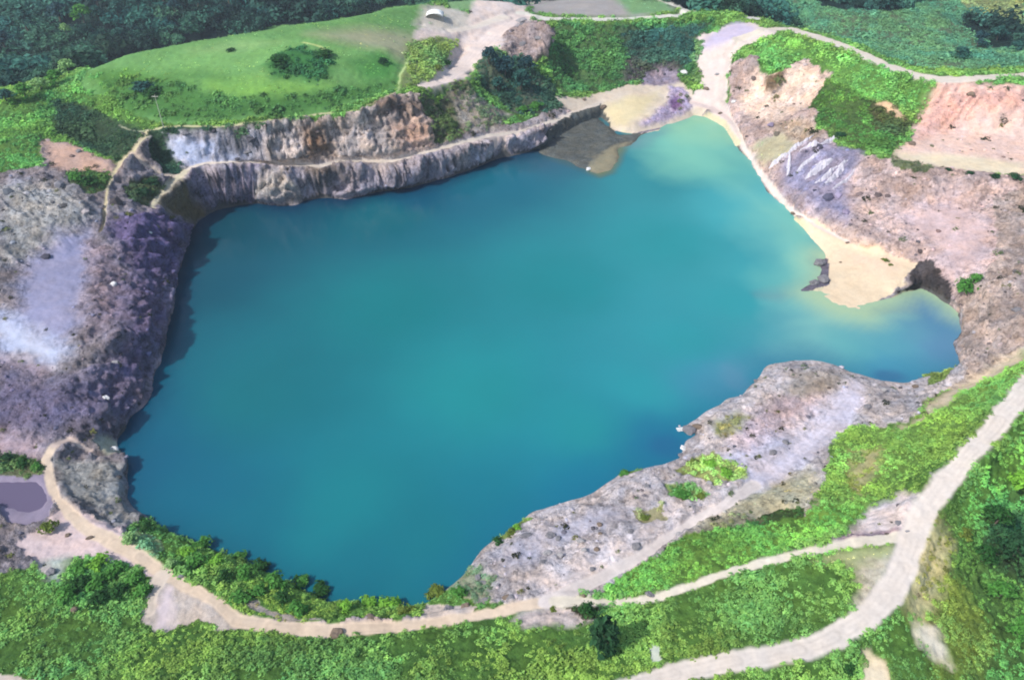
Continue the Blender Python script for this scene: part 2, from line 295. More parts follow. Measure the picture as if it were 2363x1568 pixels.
zone([(608,150),(640,128),(700,108),(755,130),(766,165),(720,186),(640,180)], (62,118,62), .15, .6, 0, (48,106,58), 'meadow', 2)
zone([(195,172),(300,160),(380,190),(340,230),(250,225)], (92,142,66), .12, .5, 0, (88,142,66), 'meadow', 3)
zone([(870,120),(930,150),(910,190),(850,190),(820,160)], (84,146,72), .08, .8, 1, (84,150,70), 'meadow', 3)
zone([(240,180),(380,180),(520,225),(700,222),(860,195),(912,190),(905,212),(750,258),(600,268),(430,284),(300,262),(250,225)], (76,124,62), .12, .45, 0, (70,122,60), 'meadow', 2)
zone([(1010,5),(1100,-5),(1160,5),(1100,20),(1030,25)], (128,166,116), .05, .4, 1, (126,168,112), 'meadow', 2)
zone([(1180,-15),(1400,-15),(1560,20),(1480,38),(1300,36),(1230,28)], (164,160,158), .05, .1, 1, PALE, 'bare_rock_ground', 2)
zone([(1420,-5),(1540,5),(1560,30),(1450,34)], (118,158,110), .10, .5, 1, (116,160,104), 'meadow', 2)
# --- left hill
zone([(-200,250),(0,240),(110,218),(170,200),(250,225),(300,262),(330,300),(310,350),(270,378),(220,362),(160,335),(95,320),(95,390),(0,405),(-200,430)], (90,130,62), .3, 1, 0, (92,152,70), 'scrub_hillside')
zone([(120,235),(200,238),(260,275),(335,300),(312,350),(272,374),(225,358),(165,330),(125,300)], (60,82,58), .3, 1, 0, (46,84,58), 'scrub_hillside', 1.5)
# --- bare left
zone([(-200,420),(0,400),(95,388),(95,322),(160,332),(225,366),(270,380),(345,300),(362,310),(350,345),(395,398),(430,392),(352,482),(440,512),(450,540),(425,600),(412,660),(385,780),(352,880),(300,990),(270,1010),(290,1060),(292,1160),(330,1195),(270,1240),(150,1300),(0,1330),(-200,1330)], (150,144,150), .55, .0, 0, None, 'quarry_cliff')
zone([(95,320),(160,332),(230,368),(275,384),(262,410),(160,398),(110,375)], (206,172,154), .15, 0, 0, None, 'bare_rock_ground', 1.5)
zone([(150,395),(250,400),(240,440),(200,455),(165,430)], (96,112,70), .3, .9, 0, (56,96,46), 'scrub_hillside')
zone([(275,425),(350,410),(375,430),(345,475),(300,465)], (90,100,70), .3, .9, 0, (60,84,54), 'scrub_hillside')
zone([(335,330),(362,312),(395,380),(420,392),(375,400),(345,360)], (60,84,66), .3, .9, 0, (44,84,62), 'scrub_hillside')
zone([(0,430),(150,430),(220,500),(180,560),(60,600),(0,620)], (172,172,170), .6, 0, 0, None, 'quarry_cliff', 3)
zone([(60,620),(140,540),(215,530),(205,640),(195,740),(120,800),(40,740)], (160,160,190), .08, 0, 0, None, 'bare_rock_ground', 3)
zone([(-60,715),(30,738),(120,790),(160,800),(135,855),(60,835),(0,800)], (200,208,232), .06, 0, 0, None, 'bare_rock_ground', 3)
zone([(-60,790),(40,830),(120,850),(100,880),(20,850)], (178,160,168), .1, 0, 0, None, 'bare_rock_ground', 2)
zone([(250,520),(350,500),(440,515),(445,545),(425,600),(405,660),(300,650),(270,580)], (116,106,146), .6, 0, 0, None, 'quarry_cliff', 2)
zone([(205,560),(270,590),(300,680),(290,760),(200,790),(205,680)], (156,142,154), .45, 0, 0, None, 'quarry_cliff', 2)
zone([(290,650),(405,650),(380,780),(345,880),(290,960),(200,930),(260,800)], (124,114,146), .65, 0, 0, None, 'quarry_cliff', 3)
zone([(0,850),(130,880),(260,880),(330,880),(270,1005),(140,1000),(60,1010),(-60,1000)], (122,116,142), .5, 0, 0, None, 'quarry_cliff', 3)
zone([(-60,990),(60,1005),(110,1030),(90,1060),(-60,1050)], (176,156,162), .2, 0, 0, None, 'bare_rock_ground', 2)
zone([(0,1050),(60,1060),(95,1085),(80,1104),(0,1106)], (110,116,84), .3, .7, 0, (76,110,58), 'scrub_hillside')
zone([(110,1060),(270,1075),(284,1150),(230,1190),(160,1160)], (160,160,156), .35, 0, 0, None, 'quarry_cliff', 1)
zone([(240,1008),(275,1012),(285,1055),(250,1045),(225,1020)], (192,196,176), .15, 0, 0, None, 'quarry_cliff', .6)
zone([(230,1170),(300,1160),(325,1195),(290,1220),(210,1210)], (158,160,162), .4, 0, 0, None, 'quarry_cliff', 1)
zone([(345,482),(410,408),(440,440),(500,480),(445,525),(440,512)], (110,100,74), .3, 0, 0, None, 'quarry_cliff', 1)
# --- back cliffs
zone([(352,312),(450,302),(560,300),(690,275),(760,280),(820,266),(920,220),(985,232),(1000,300),(1050,325),(900,372),(700,382),(430,392),(400,380)], (200,188,182), .7, 0, 0, None, 'quarry_cliff', 0, .7)
zone([(358,314),(500,308),(560,322),(600,345),(560,372),(430,388),(395,375)], (196,202,222), .2, 0, 0, None, 'quarry_cliff', 1.5)
zone([(440,322),(520,312),(600,330),(570,352),(480,345)], (160,164,182), .45, 0, 0, None, 'quarry_cliff', 2)
zone([(345,306),(365,300),(560,296),(640,286),(690,276),(660,290),(560,304),(450,310),(372,318),(420,390),(395,392),(352,345)], (58,84,62), .2, .8, 0, (44,84,58), 'scrub_hillside', .6)
zone([(690,285),(740,290),(770,360),(700,360)], (150,124,104), .9, 0, 0, None, 'quarry_cliff', 2, 1)
zone([(850,235),(960,225),(985,260),(930,280),(860,262)], (140,120,108), .7, 0, 0, None, 'quarry_cliff', 2, 1)
zone([(900,290),(985,280),(990,335),(930,350)], (204,172,154), .6, 0, 0, None, 'quarry_cliff', 2, 1)
zone([(690,272),(830,258),(800,275),(730,282)], (96,150,72), .1, 1, 0, (96,150,66), 'meadow')
zone([(960,215),(1080,190),(1110,250),(1060,325),(1000,330),(985,270)], (120,122,96), .5, .65, 0, (70,102,60), 'scrub_hillside')
zone([(1040,210),(1110,230),(1180,268),(1150,300),(1070,310)], (160,152,140), .5, .35, 0, (90,114,78), 'quarry_cliff', 1)
zone([(395,400),(560,380),(700,386),(900,378),(1060,336),(1200,313),(1300,276),(1340,285),(1250,345),(1130,385),(960,440),(800,470),(600,475),(500,490),(440,440)], (178,170,180), .75, 0, 0, None, 'quarry_cliff', 0, 1)
zone([(430,395),(600,385),(650,400),(640,480),(500,490),(440,440)], (140,132,164), .5, 0, 0, None, 'quarry_cliff', 2, .6)
zone([(610,400),(660,395),(690,440),(690,470),(620,468),(590,440)], (206,198,190), .7, 0, 0, None, 'quarry_cliff', 1, 1)
zone([(700,385),(800,385),(780,405),(720,410)], (110,100,88), .7, 0, 0, None, 'quarry_cliff', 1, 1)
zone([(1000,380),(1120,345),(1220,320),(1200,345),(1120,375),(1020,405)], (200,192,200), .6, 0, 0, None, 'quarry_cliff', 1, 1)
zone([(1060,325),(1200,300),(1290,265),(1385,235),(1385,248),(1200,313),(1080,335)], (206,190,182), .05, 0, 0, None, 'footpath')
# --- upper centre
zone([(955,70),(1080,40),(1180,5),(1220,40),(1240,55),(1280,90),(1275,130),(1200,140),(1120,120),(1080,180),(975,205),(985,180),(1040,110),(1010,95),(960,110)], (226,210,202), .12, 0, 0, None, 'bare_rock_ground', 1)
zone([(975,20),(1000,10),(1080,30),(1080,60),(1010,75),(960,60)], (206,200,188), .1, .05, 1, PALE, 'bare_rock_ground', 2)
zone([(935,100),(985,90),(1055,95),(1000,170),(975,195),(925,205),(930,150)], (132,150,96), .15, .8, 0, (112,148,72), 'scrub_hillside', 1)
zone([(1160,70),(1240,60),(1280,95),(1270,140),(1210,150),(1160,130)], (170,154,150), .8, 0, 0, None, 'quarry_cliff', 1)
zone([(1090,180),(1120,130),(1200,140),(1270,200),(1290,250),(1240,268),(1180,262),(1130,220)], (96,110,90), .4, .9, 0, (54,94,70), 'scrub_hillside')
zone([(1280,60),(1450,56),(1650,45),(1620,90),(1600,140),(1608,190),(1560,178),(1450,195),(1380,215),(1300,210),(1260,160)], (80,110,66), .4, 1, 0, (66,124,66), 'scrub_hillside')
zone([(1430,70),(1630,60),(1600,110),(1600,150),(1560,175),(1470,185),(1440,140)], (62,84,70), .4, 1, 0, (52,98,80), 'scrub_hillside', 3)
zone([(1440,140),(1560,150),(1560,180),(1440,190)], (100,94,98), .5, .5, 0, (70,92,76), 'quarry_cliff', 2)
# --- plateau of the spit
zone([(1260,215),(1330,225),(1385,215),(1450,195),(1560,180),(1610,225),(1640,262),(1600,270),(1520,300),(1450,318),(1420,314),(1385,275),(1340,262),(1290,250)], (216,202,184), .08, 0, 0, None, 'sand_bank')
zone([(1385,250),(1450,225),(1520,215),(1490,262),(1450,290),(1415,290)], (218,204,166), .04, 0, 0, None, 'sand_bank', 2)
zone([(1470,175),(1510,165),(1560,170),(1575,190),(1530,200),(1480,195)], (150,140,156), .4, 0, 0, None, 'bare_rock_ground', .8)
zone([(1545,200),(1580,205),(1600,240),(1580,265),(1500,292),(1480,290),(1540,240)], (184,170,196), .4, 0, 0, None, 'bare_rock_ground', 1)
zone([(1540,235),(1560,225),(1575,245),(1555,262)], (130,98,140), .4, 0, 0, None, 'bare_rock_ground', 1)
# --- right of lake
zone([(1600,95),(1660,65),(1730,50),(1790,80),(1720,105),(1680,150),(1672,240),(1700,290),(1740,380),(1700,340),(1640,268),(1600,232),(1620,185),(1598,140)], (222,208,200), .05, 0, 0, None, 'dirt_road')
zone([(1640,80),(1700,50),(1740,60),(1740,85),(1690,95),(1650,110),(1610,120)], (196,186,208), .05, 0, 0, None, 'dirt_road', 2)
zone([(1600,90),(1625,100),(1598,140),(1616,185),(1604,192),(1590,150)], (104,140,86), .1, .8, 0, (98,144,82), 'scrub_hillside')
zone([(1680,240),(1690,150),(1730,130),(1800,165),(1860,140),(1912,175),(1915,215),(1880,250),(1890,290),(1950,350),(2060,372),(2363,410),(2600,440),(2600,560),(2363,600),(2300,610),(2250,690),(2222,718),(2195,690),(2165,615),(2130,600),(2090,612),(1960,560),(1850,500),(1780,430),(1715,330)], (204,182,176), .52, 0, 0, None, 'quarry_cliff')
zone([(1700,240),(1740,160),(1860,150),(1910,190),(1880,250),(1800,280),(1740,280)], (226,202,184), .3, 0, 0, None, 'quarry_cliff', 2)
zone([(1780,280),(1880,280),(1900,320),(1850,340),(1780,330)], (190,170,150), .5, 0, 0, None, 'quarry_cliff', 2)
zone([(1770,180),(1805,170),(1800,215),(1765,215)], (130,110,86), .8, 0, 0, None, 'quarry_cliff', .8)
zone([(1735,335),(1800,310),(1850,345),(1790,380),(1750,375)], (176,170,142), .15, .3, 1, (150,160,104), 'bare_rock_ground', 1)
zone([(1800,380),(1900,330),(1990,350),(1960,420),(1960,520),(1860,480),(1800,430)], (150,146,170), .35, 0, 0, None, 'quarry_cliff', 2)
zone([(2150,560),(2060,500),(2200,440),(2300,520),(2280,600),(2200,650),(2150,600)], (206,182,180), .15, 0, 0, None, 'quarry_cliff', 4)
zone([(2363,440),(2290,470),(2300,600),(2230,700),(2215,840),(2140,880),(2210,900),(2363,810),(2600,700),(2600,440)], (186,170,162), .55, 0, 0, None, 'quarry_cliff')
zone([(2040,362),(2110,368),(2160,385),(2130,400),(2060,388)], (110,120,90), .4, .6, 0, (80,100,64), 'scrub_hillside')
zone([(1840,520),(1870,500),(1960,560),(2050,590),(2115,605),(2075,650),(2040,692),(1995,715),(1930,715),(1885,680),(1905,620)], (230,210,180), .05, 0, 0, None, 'sand_bank')
zone([(1860,520),(1960,560),(2080,605),(2040,640),(1950,600)], (232,204,178), .05, 0, 0, None, 'sand_bank', 3)
zone([(2135,598),(2165,615),(2205,690),(2190,702),(2130,670),(2060,682),(2090,640),(2112,604)], (84,78,78), .5, 0, 0, None, 'quarry_cliff')
# upper right scrub hill and pit
zone([(1725,130),(1745,100),(1800,90),(1900,102),(1960,135),(2060,175),(2180,195),(2140,240),(2100,265),(2060,235),(2010,235),(1960,225),(1915,215),(1912,175),(1860,140),(1800,168),(1755,165)], (96,140,66), .3, 1, 0, (100,162,78), 'scrub_hillside')
zone([(1905,195),(1960,210),(2010,240),(2060,250),(2100,285),(2075,330),(2040,360),(1975,345),(1890,285),(1875,245)], (80,108,56), .4, 1, 0, (72,124,50), 'scrub_hillside')
zone([(2000,240),(2060,245),(2100,285),(2075,320),(2010,300)], (86,88,56), .3, .7, 0, (66,88,44), 'scrub_hillside', 1)
zone([(2010,235),(2060,240),(2098,280),(2080,282),(2040,262)], (214,184,150), .15, 0, 0, None, 'sand_pit', .8)
zone([(2180,198),(2363,196),(2700,190),(2700,440),(2363,408),(2200,390),(2070,368),(2060,352),(2100,320),(2112,280),(2145,235)], (232,202,188), .16, 0, 0, None, 'sand_pit', 1)
zone([(2145,240),(2200,205),(2300,205),(2363,225),(2363,260),(2250,262),(2200,300),(2120,320),(2115,290)], (226,180,166), .3, 0, 0, None, 'sand_pit', 3)
zone([(2060,352),(2200,355),(2363,375),(2363,408),(2200,388),(2070,368)], (228,214,186), .08, 0, 0, None, 'sand_pit', 2)
# --- near side platform
zone([(1070,1400),(1040,1330),(1100,1270),(1180,1200),(1290,1155),(1430,1080),(1570,1055),(1560,990),(1640,935),(1740,890),(1770,835),(1900,828),(2010,868),(2080,878),(2200,850),(2230,870),(2180,905),(2070,985),(1990,1000),(1930,1010),(1900,1130),(1860,1190),(1740,1215),(1600,1260),(1480,1310),(1390,1375),(1250,1398)], (200,192,192), .44, 0, 0, None, 'bare_rock_ground')
zone([(1140,1290),(1200,1240),(1330,1190),(1400,1170),(1460,1180),(1360,1230),(1260,1260),(1220,1310),(1160,1330)], (190,188,200), .24, 0, 0, None, 'bare_rock_ground', 1.5)
zone([(1230,1350),(1400,1260),(1560,1180),(1420,1320),(1300,1375)], (218,206,202), .2, 0, 0, None, 'bare_rock_ground', 2)
zone([(1740,1120),(1940,960),(1975,900),(1900,870),(1780,960),(1650,1050),(1700,1110)], (198,192,202), .26, 0, 0, None, 'bare_rock_ground', 2)
zone([(1680,1000),(1800,910),(1920,880),(1860,960),(1720,1040)], (204,184,186), .42, 0, 0, None, 'bare_rock_ground', 2)
zone([(1860,850),(1950,860),(1930,900),(1850,920),(1800,900)], (170,160,150), .3, 0, 0, None, 'bare_rock_ground', 1.5)
zone([(1570,1070),(1640,1040),(1700,1080),(1720,1110),(1650,1120),(1560,1085)], (158,168,104), .3, .6, 0, (134,172,84), 'scrub_hillside')
zone([(1530,1120),(1600,1115),(1640,1145),(1600,1155),(1540,1145)], (130,150,90), .2, .8, 0, (96,144,72), 'scrub_hillside')
zone([(1460,1180),(1530,1170),(1540,1200),(1480,1215)], (160,156,120), .2, .3, 0, (128,138,84), 'bare_rock_ground')
zone([(1760,1110),(1860,1080),(1900,1140),(1860,1190),(1750,1210),(1700,1200),(1640,1230),(1600,1220)], (188,184,156), .3, .1, 1, (164,172,120), 'bare_rock_ground', 2)
zone([(1735,1205),(1800,1180),(1860,1170),(1850,1200),(1790,1225),(1740,1222)], (70,90,50), .4, 1, 0, (60,104,46), 'scrub_hillside')
# --- right green slope
zone([(2125,862),(2185,845),(2205,850),(2180,880),(2140,890)], (120,140,80), .25, .9, 0, (112,146,72), 'scrub_hillside')
zone([(1640,985),(1700,955),(1740,960),(1690,1000),(1650,1010)], (150,150,112), .25, .35, 0, (128,136,84), 'bare_rock_ground', 1)
zone([(1420,1080),(1470,1070),(1490,1085),(1440,1100)], (120,150,84), .25, .9, 0, (110,150,76), 'scrub_hillside')
zone([(1120,1240),(1190,1195),(1225,1190),(1180,1225),(1130,1262)], (120,140,78), .25, .9, 0, (104,144,66), 'scrub_hillside')
zone([(1030,1340),(1090,1310),(1140,1340),(1110,1390),(1030,1395)], (146,152,126), .3, .6, 0, (108,132,88), 'scrub_hillside', 1)
zone([(1640,1215),(1700,1190),(1760,1205),(1700,1235),(1600,1270),(1560,1275)], (150,146,120), .4, .35, 0, (120,130,84), 'bare_rock_ground', 1)
zone([(1890,1140),(1915,1020),(1960,990),(2010,985),(2080,1000),(2200,915),(2290,862),(2363,815),(2600,680),(2600,740),(2363,880),(2270,965),(2180,1050),(2060,1140),(2010,1175),(1950,1185),(1900,1165)], (110,146,70), .3, 1, 0, (106,158,70), 'scrub_hillside')
zone([(1960,1050),(2040,1040),(2030,1090),(1985,1150),(1960,1130)], (176,170,120), .2, .35, 0, (108,134,66), 'scrub_hillside', 1.5)
zone([(2210,890),(2290,850),(2363,808),(2363,830),(2250,895),(2160,950),(2070,1000)], (206,190,164), .12, .1, 1, PALE, 'bare_rock_ground', 1)
zone([(1960,1240),(2010,1180),(2080,1140),(2120,1150),(2100,1235),(2000,1245),(1940,1258)], (214,202,200), .2, 0, 0, None, 'bare_rock_ground', .8)
zone([(1950,1235),(2060,1215),(2080,1232),(1990,1250),(1940,1255)], (176,156,162), .25, 0, 0, None, 'bare_rock_ground', .6)
zone([(1380,1375),(1480,1300),(1600,1240),(1760,1220),(1900,1170),(2000,1175),(1950,1225),(1800,1280),(1700,1310),(1600,1340),(1500,1368),(1400,1380)], (104,142,62), .3, 1, 0, (100,158,64), 'scrub_hillside')
# lower bank between road and path
zone([(1960,1300),(2060,1270),(2080,1300),(2040,1370),(1985,1430),(1970,1390),(1985,1340)], (196,190,170), .2, .15, 1, PALE, 'bare_rock_ground', 1)
zone([(1940,1275),(2060,1262),(2060,1290),(1960,1305),(1870,1300)], (172,180,130), .1, .6, 1, (160,176,112), 'scrub_hillside', 1)
zone([(1290,1398),(1330,1400),(1380,1402),(1385,1430),(1300,1450),(1220,1450),(1190,1430),(1230,1405)], (206,194,190), .2, 0, 0, None, 'bare_rock_ground', .8)
zone([(1305,1398),(1385,1395),(1385,1425),(1350,1432),(1318,1412)], (60,62,40), .3, 1, 0, (56,82,40), 'scrub_hillside')
# right corner
zone([(2090,1290),(2160,1190),(2200,1250),(2190,1330),(2180,1430),(2200,1500),(2140,1450),(2110,1400)], (190,184,130), .25, .55, 0, (112,138,70), 'scrub_hillside', 2)
zone([(2120,1440),(2180,1450),(2200,1540),(2160,1520),(2130,1490)], (228,220,196), .15, 0, 0, None, 'sand_bank', .8)
zone([(1990,1530),(2020,1510),(2045,1540),(2035,1568),(1995,1568)], (224,210,180), .15, 0, 0, None, 'sand_bank', .5)
zone([(2200,1190),(2260,1090),(2330,1015),(2363,1000),(2500,1000),(2500,1640),(2250,1640),(2240,1450),(2200,1330)], (84,120,60), .4, 1, 0, (84,144,66), 'scrub_hillside', 1)
zone([(2200,1170),(2250,1100),(2363,1010),(2363,1090),(2280,1150),(2215,1220)], (96,140,62), .3, 1, 0, (102,164,70), 'scrub_hillside', 2)
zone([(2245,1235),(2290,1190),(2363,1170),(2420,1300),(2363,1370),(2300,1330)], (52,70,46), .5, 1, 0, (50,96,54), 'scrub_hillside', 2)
zone([(2180,1330),(2230,1360),(2290,1480),(2260,1568),(2180,1568),(2120,1440),(2130,1400)], (116,140,62), .3, 1, 0, (108,146,62), 'scrub_hillside', 2)
zone([(2090,1300),(2140,1220),(2175,1270),(2170,1350),(2130,1430),(2090,1400)], (206,196,146), .2, .3, 0, (116,136,76), 'scrub_hillside', 2)
zone([(2120,1440),(2165,1440),(2195,1540),(2160,1520),(2130,1490)], (234,226,204), .12, 0, 0, None, 'sand_bank', .8)
zone([(1985,1530),(2020,1510),(2048,1540),(2040,1575),(1990,1575)], (230,216,188), .1, 0, 0, None, 'sand_bank', .5)
# --- near left
zone([(320,1190),(370,1205),(430,1225),(520,1255),(600,1280),(640,1310),(740,1335),(765,1375),(870,1378),(960,1372),(1010,1350),(1080,1390),(1100,1400),(1000,1425),(860,1435),(700,1440),(600,1430),(540,1400),(470,1350),(400,1310),(360,1290),(290,1240)], (92,132,60), .25, 1, 0, (104,152,66), 'scrub_hillside')
zone([(720,1325),(760,1335),(775,1372),(740,1375)], (110,98,86), .5, .2, 0, (80,110,54), 'bare_rock_ground')
zone([(540,1400),(640,1432),(760,1440),(700,1428),(620,1415),(570,1385)], (180,168,156), .2, .2, 0, (120,140,80), 'bare_rock_ground')
zone([(980,1400),(1060,1395),(1100,1405),(1080,1425),(960,1440)], (206,192,182), .15, 0, 0, None, 'bare_rock_ground')
zone([(-60,1100),(120,1100),(125,1160),(118,1200),(60,1215),(0,1175),(-60,1170)], (150,140,160), .02, 0, 0, None, 'bare_rock_ground')
zone([(40,1260),(90,1230),(140,1180),(230,1200),(285,1240),(330,1290),(400,1330),(370,1345),(330,1310),(230,1290),(150,1290),(110,1330)], (216,196,194), .1, 0, 0, None, 'bare_rock_ground')
zone([(95,1300),(160,1285),(150,1330),(120,1335)], (176,186,178), .2, 0, 0, None, 'bare_rock_ground', 1)
zone([(330,1430),(350,1370),(380,1330),(440,1355),(520,1405),(560,1440),(500,1455),(430,1440),(385,1460),(340,1440)], (190,180,172), .15, 0, 0, None, 'bare_rock_ground')
zone([(365,1455),(375,1370),(395,1360),(402,1385),(395,1450)], (216,202,204), .05, 0, 0, None, 'bare_rock_ground', .5)
zone([(280,1240),(340,1215),(380,1250),(370,1300),(400,1320),(370,1320),(310,1275)], (150,170,120), .2, .7, 0, (124,160,100), 'scrub_hillside')
zone([(-50,1560),(30,1555),(70,1568),(60,1640),(-50,1640)], (206,192,180), .05, 0, 0, None, 'dirt_road')
# ---- strokes: paths and roads
SAND = (224,210,196)
stroke([(345,300,1.44),(385,294,1.28),(430,292,1.20),(500,292,1.12),(600,283,1.20),(690,270,1.20),(750,264,1.12),(820,255,1.12),(880,230,1.28),(918,214,1.44)], (196,194,152))
stroke([(345,300,1.26),(325,325,1.26),(305,350,1.26),(280,375,1.40),(262,400,0.98),(248,430,0.63),(243,470,0.63),(240,520,0.63),(236,540,0.84)], (206,194,158))
stroke([(305,355,1.6),(340,385,1.6),(375,405,1.6),(410,402,1.6)], (222,204,186)); stroke([(350,484,1.2),(365,455,1.4),(395,420,1.6),(430,392,2)], (214,204,176))
stroke([(275,290,.5),(310,305,.5),(345,300,.5)], (178,180,150)); stroke([(918,212,.7),(925,175,.7),(940,140,.8),(965,110,.9)], (182,206,138)); stroke([(700,98,1),(740,108,1),(765,130,.9)], (186,204,130))
stroke([(430,390,1.28),(470,378,1.28),(560,374,1.12),(620,377,1.44),(680,380,1.92),(740,382,2.08),(800,371,1.92),(850,372,1.92),(900,372,1.76),(950,360,1.76),(1000,347,1.92),(1060,330,2.08),(1130,312,2.08),(1200,305,2.08),(1260,285,2.08),(1320,262,1.92),(1385,238,1.92)], (226,214,200))
stroke([(1200,30,4.20),(1260,44,4.48),(1360,46,4.20),(1450,45,4.20),(1560,36,4.20),(1680,28,4.76),(1740,42,5.60)], (216,214,204), 'dirt_road'); stroke([(975,198,4),(1030,185,5),(1075,150,6),(1110,110,7),(1150,70,7),(1190,38,6),(1215,40,4)], (232,216,208), 'dirt_road', .04, 1.6)
stroke([(985,60,3),(1040,72,3.4),(1100,62,4),(1160,40,5)], (222,212,200), 'dirt_road', .04, 1.2)
stroke([(1500,-10,2.4),(1560,15,2.4),(1610,30,2.6)], (214,212,200), 'dirt_road')
stroke([(1705,90,5),(1770,70,6),(1830,70,6),(1880,84,6),(1950,108,5.6),(2030,145,5.4),(2100,172,6),(2170,186,5.6),(2250,182,4.6),(2363,172,3.6),(2600,160,3.6)], (222,212,198), 'dirt_road')
stroke([(1780,74,4.00),(1715,98,2.88),(1680,135,2.72),(1672,190,2.88),(1665,235,3.20),(1690,285,2.08),(1720,340,1.76),(1750,390,1.60),(1790,440,1.60),(1830,485,1.44),(1880,520,1.12),(1960,560,0.96)], (228,214,206), 'dirt_road')
stroke([(1600,238,3),(1640,250,3),(1680,275,3)], (228,210,204), 'dirt_road')
stroke([(130,1025,1.60),(105,1060,1.76),(112,1100,1.60),(130,1150,1.44),(165,1190,1.92),(210,1225,2.40),(260,1252,2.40),(320,1285,2.40),(360,1310,2.08),(385,1330,2.08),(450,1365,1.92),(510,1400,1.92),(545,1430,2.08),(620,1446,2.40),(720,1456,2.56),(820,1452,2.24),(920,1446,1.92),(1050,1430,1.76),(1150,1412,1.76),(1240,1392,2.08),(1300,1384,2.40)], (222,202,180))
stroke([(210,1040,.9),(160,1012,1.2),(130,1025,1.6)], (216,196,184)); stroke([(375,1330,2.6),(350,1370,2),(345,1410,2)], (218,204,190))
stroke([(1972,890,3),(1962,925,4),(1930,970,4.4),(1860,1035,4),(1790,1085,3.6),(1740,1120,3)], (208,202,214), 'footpath', .14, 2.4)
stroke([(1260,1390,2.6),(1340,1360,2.4),(1430,1310,2.2),(1500,1270,2),(1600,1205,1.8),(1680,1160,2),(1740,1120,2.4)], (222,212,208))
stroke([(1280,1388,1.87),(1400,1390,1.44),(1500,1382,1.44),(1600,1352,1.44),(1700,1315,1.44),(1800,1290,1.44),(1900,1268,1.58),(2000,1250,1.87),(2080,1240,2.16)], (222,214,198))
stroke([(2363,900,3.47),(2310,968,3.35),(2250,1035,3.22),(2180,1110,3.35),(2130,1180,3.47),(2105,1240,3.72),(2085,1310,3.72),(2050,1375,3.72),(2000,1430,3.47),(1930,1470,3.22),(1850,1498,3.10),(1700,1525,3.10),(1560,1556,3.10),(1420,1600,3.10)], (226,216,206), 'dirt_road', .02, .6)
stroke([(2363,900,4.03),(2500,760,4.32)], (222,212,200), 'dirt_road')
zone([(1500,1495),(1525,1500),(1530,1530),(1500,1530)], (214,222,206), .05, 0, 0, None, 'bare_rock_ground')
# under water and shoal
wet = in_poly(vx, vy, sd); kw = np.nonzero(wet)[0]; put(kw, np.ones(len(kw)), (92,92,92), .05, 0, 0, None, 'bare_rock_ground')
ks = np.nonzero(wet & in_poly(vx, vy, np.array([at_z(*q, 0) for q in ((1560,240),(1720,260),(1800,420),(2150,580),(2080,740),(1880,740),(1840,560),(1740,440),(1600,300),(1440,330),(1400,240))])))[0]; put(ks, np.ones(len(ks)), (214,204,172), .02, 0, 0, None, 'sand_bank')
stroke([(1703,341,1.1),(1724,377,1.4),(1746,413,1.5),(1774,453,1.5),(1799,480,1.5),(1826,503,1.2)], (84,82,78), 'quarry_cliff', .35, .5)
stroke([(1545,291,.8),(1515,300,.9),(1475,307,.8)], (128,118,136), 'bare_rock_ground', .2, .5)

for q, c in zip(SH, ((98,102,98), (112,108,122))):
    k = np.nonzero(in_poly(wx, wy, q))[0]; put(k, np.ones(len(k)), c, .3, 0, 0, None, 'mud_shoal')
zone([(1350,396),(1372,362),(1420,335),(1462,330),(1436,350),(1424,378),(1410,396),(1382,407)], (150,144,120), .12, 0, 0, None, 'mud_shoal', .8)
shoalv = np.zeros(n, bool)
for q in SH: shoalv |= in_poly(vx, vy, q)
# erosion gullies and ribs that run down each slope
gul = np.zeros(n)
def gully(pts, a, b, wl, amp, cd, seed):
    P = PW(pts); A, B = hit(*a), hit(*b); dx, dy = (B-A)[:2]/np.linalg.norm((B-A)[:2]); m = np.nonzero(in_poly(wx, wy, P))[0]
    if not len(m): return
    dd = np.clip(seg_dist(wx[m], wy[m], np.vstack([P, P[:1]]), 4.0)/3.0, 0, 1)
    X = vx[m]+1.6*fbm2(vx[m], vy[m], 9, 2, seed); Y = vy[m]+1.6*fbm2(vx[m]+31, vy[m], 9, 2, seed+1)
    u = -X*dy+Y*dx; v = X*dx+Y*dy
    g = 1-2*np.abs(noise2(u/wl, v/(wl*7), seed)); g2 = 1-2*np.abs(noise2(u/(wl*.4), v/(wl*3.2), seed+3)); g = (.65*g+.35*g2)*dd
    gul[m] += amp*g*(sec[m] != SECT.index('footpath'))*(sec[m] != SECT.index('dirt_road')); col[m] *= np.clip(1+cd*g, .4, 1.5)[:, None]
gully([(1780,345),(1880,325),(1990,350),(2120,390),(2100,560),(1960,540),(1820,455)], (2000,365), (1840,470), 2.4, .75, .22, 201)
gully([(2100,400),(2363,420),(2363,600),(2250,690),(2150,590),(2080,520)], (2250,420), (2120,590), 3.2, .5, .16, 205)
gully([(2363,600),(2480,600),(2480,780),(2200,895),(2215,720)], (2400,640), (2220,800), 2.2, .6, .20, 209)
gully([(1690,240),(1740,150),(1912,180),(1880,260),(1900,320),(1780,335),(1715,290)], (1860,160), (1740,300), 2.6, .5, .14, 213)
gully([(-100,420),(100,395),(230,470),(200,560),(60,640),(-100,700)], (-20,420), (170,580), 2.6, .8, .20, 217)
gully([(210,540),(440,510),(420,620),(380,780),(340,900),(270,1000),(60,1000),(150,850),(200,700)], (230,700), (390,720), 4.6, 1.5, .12, 221)
gully([(1500,1120),(1640,940),(1760,845),(1960,870),(1930,1010),(1740,1190),(1480,1300),(1300,1370),(1200,1360)], (1900,900), (1400,1320), 2.2, .6, .15, 225)
gully([(110,1060),(270,1050),(284,1160),(160,1180)], (120,1090), (280,1110), 1.3, .35, .16, 229)
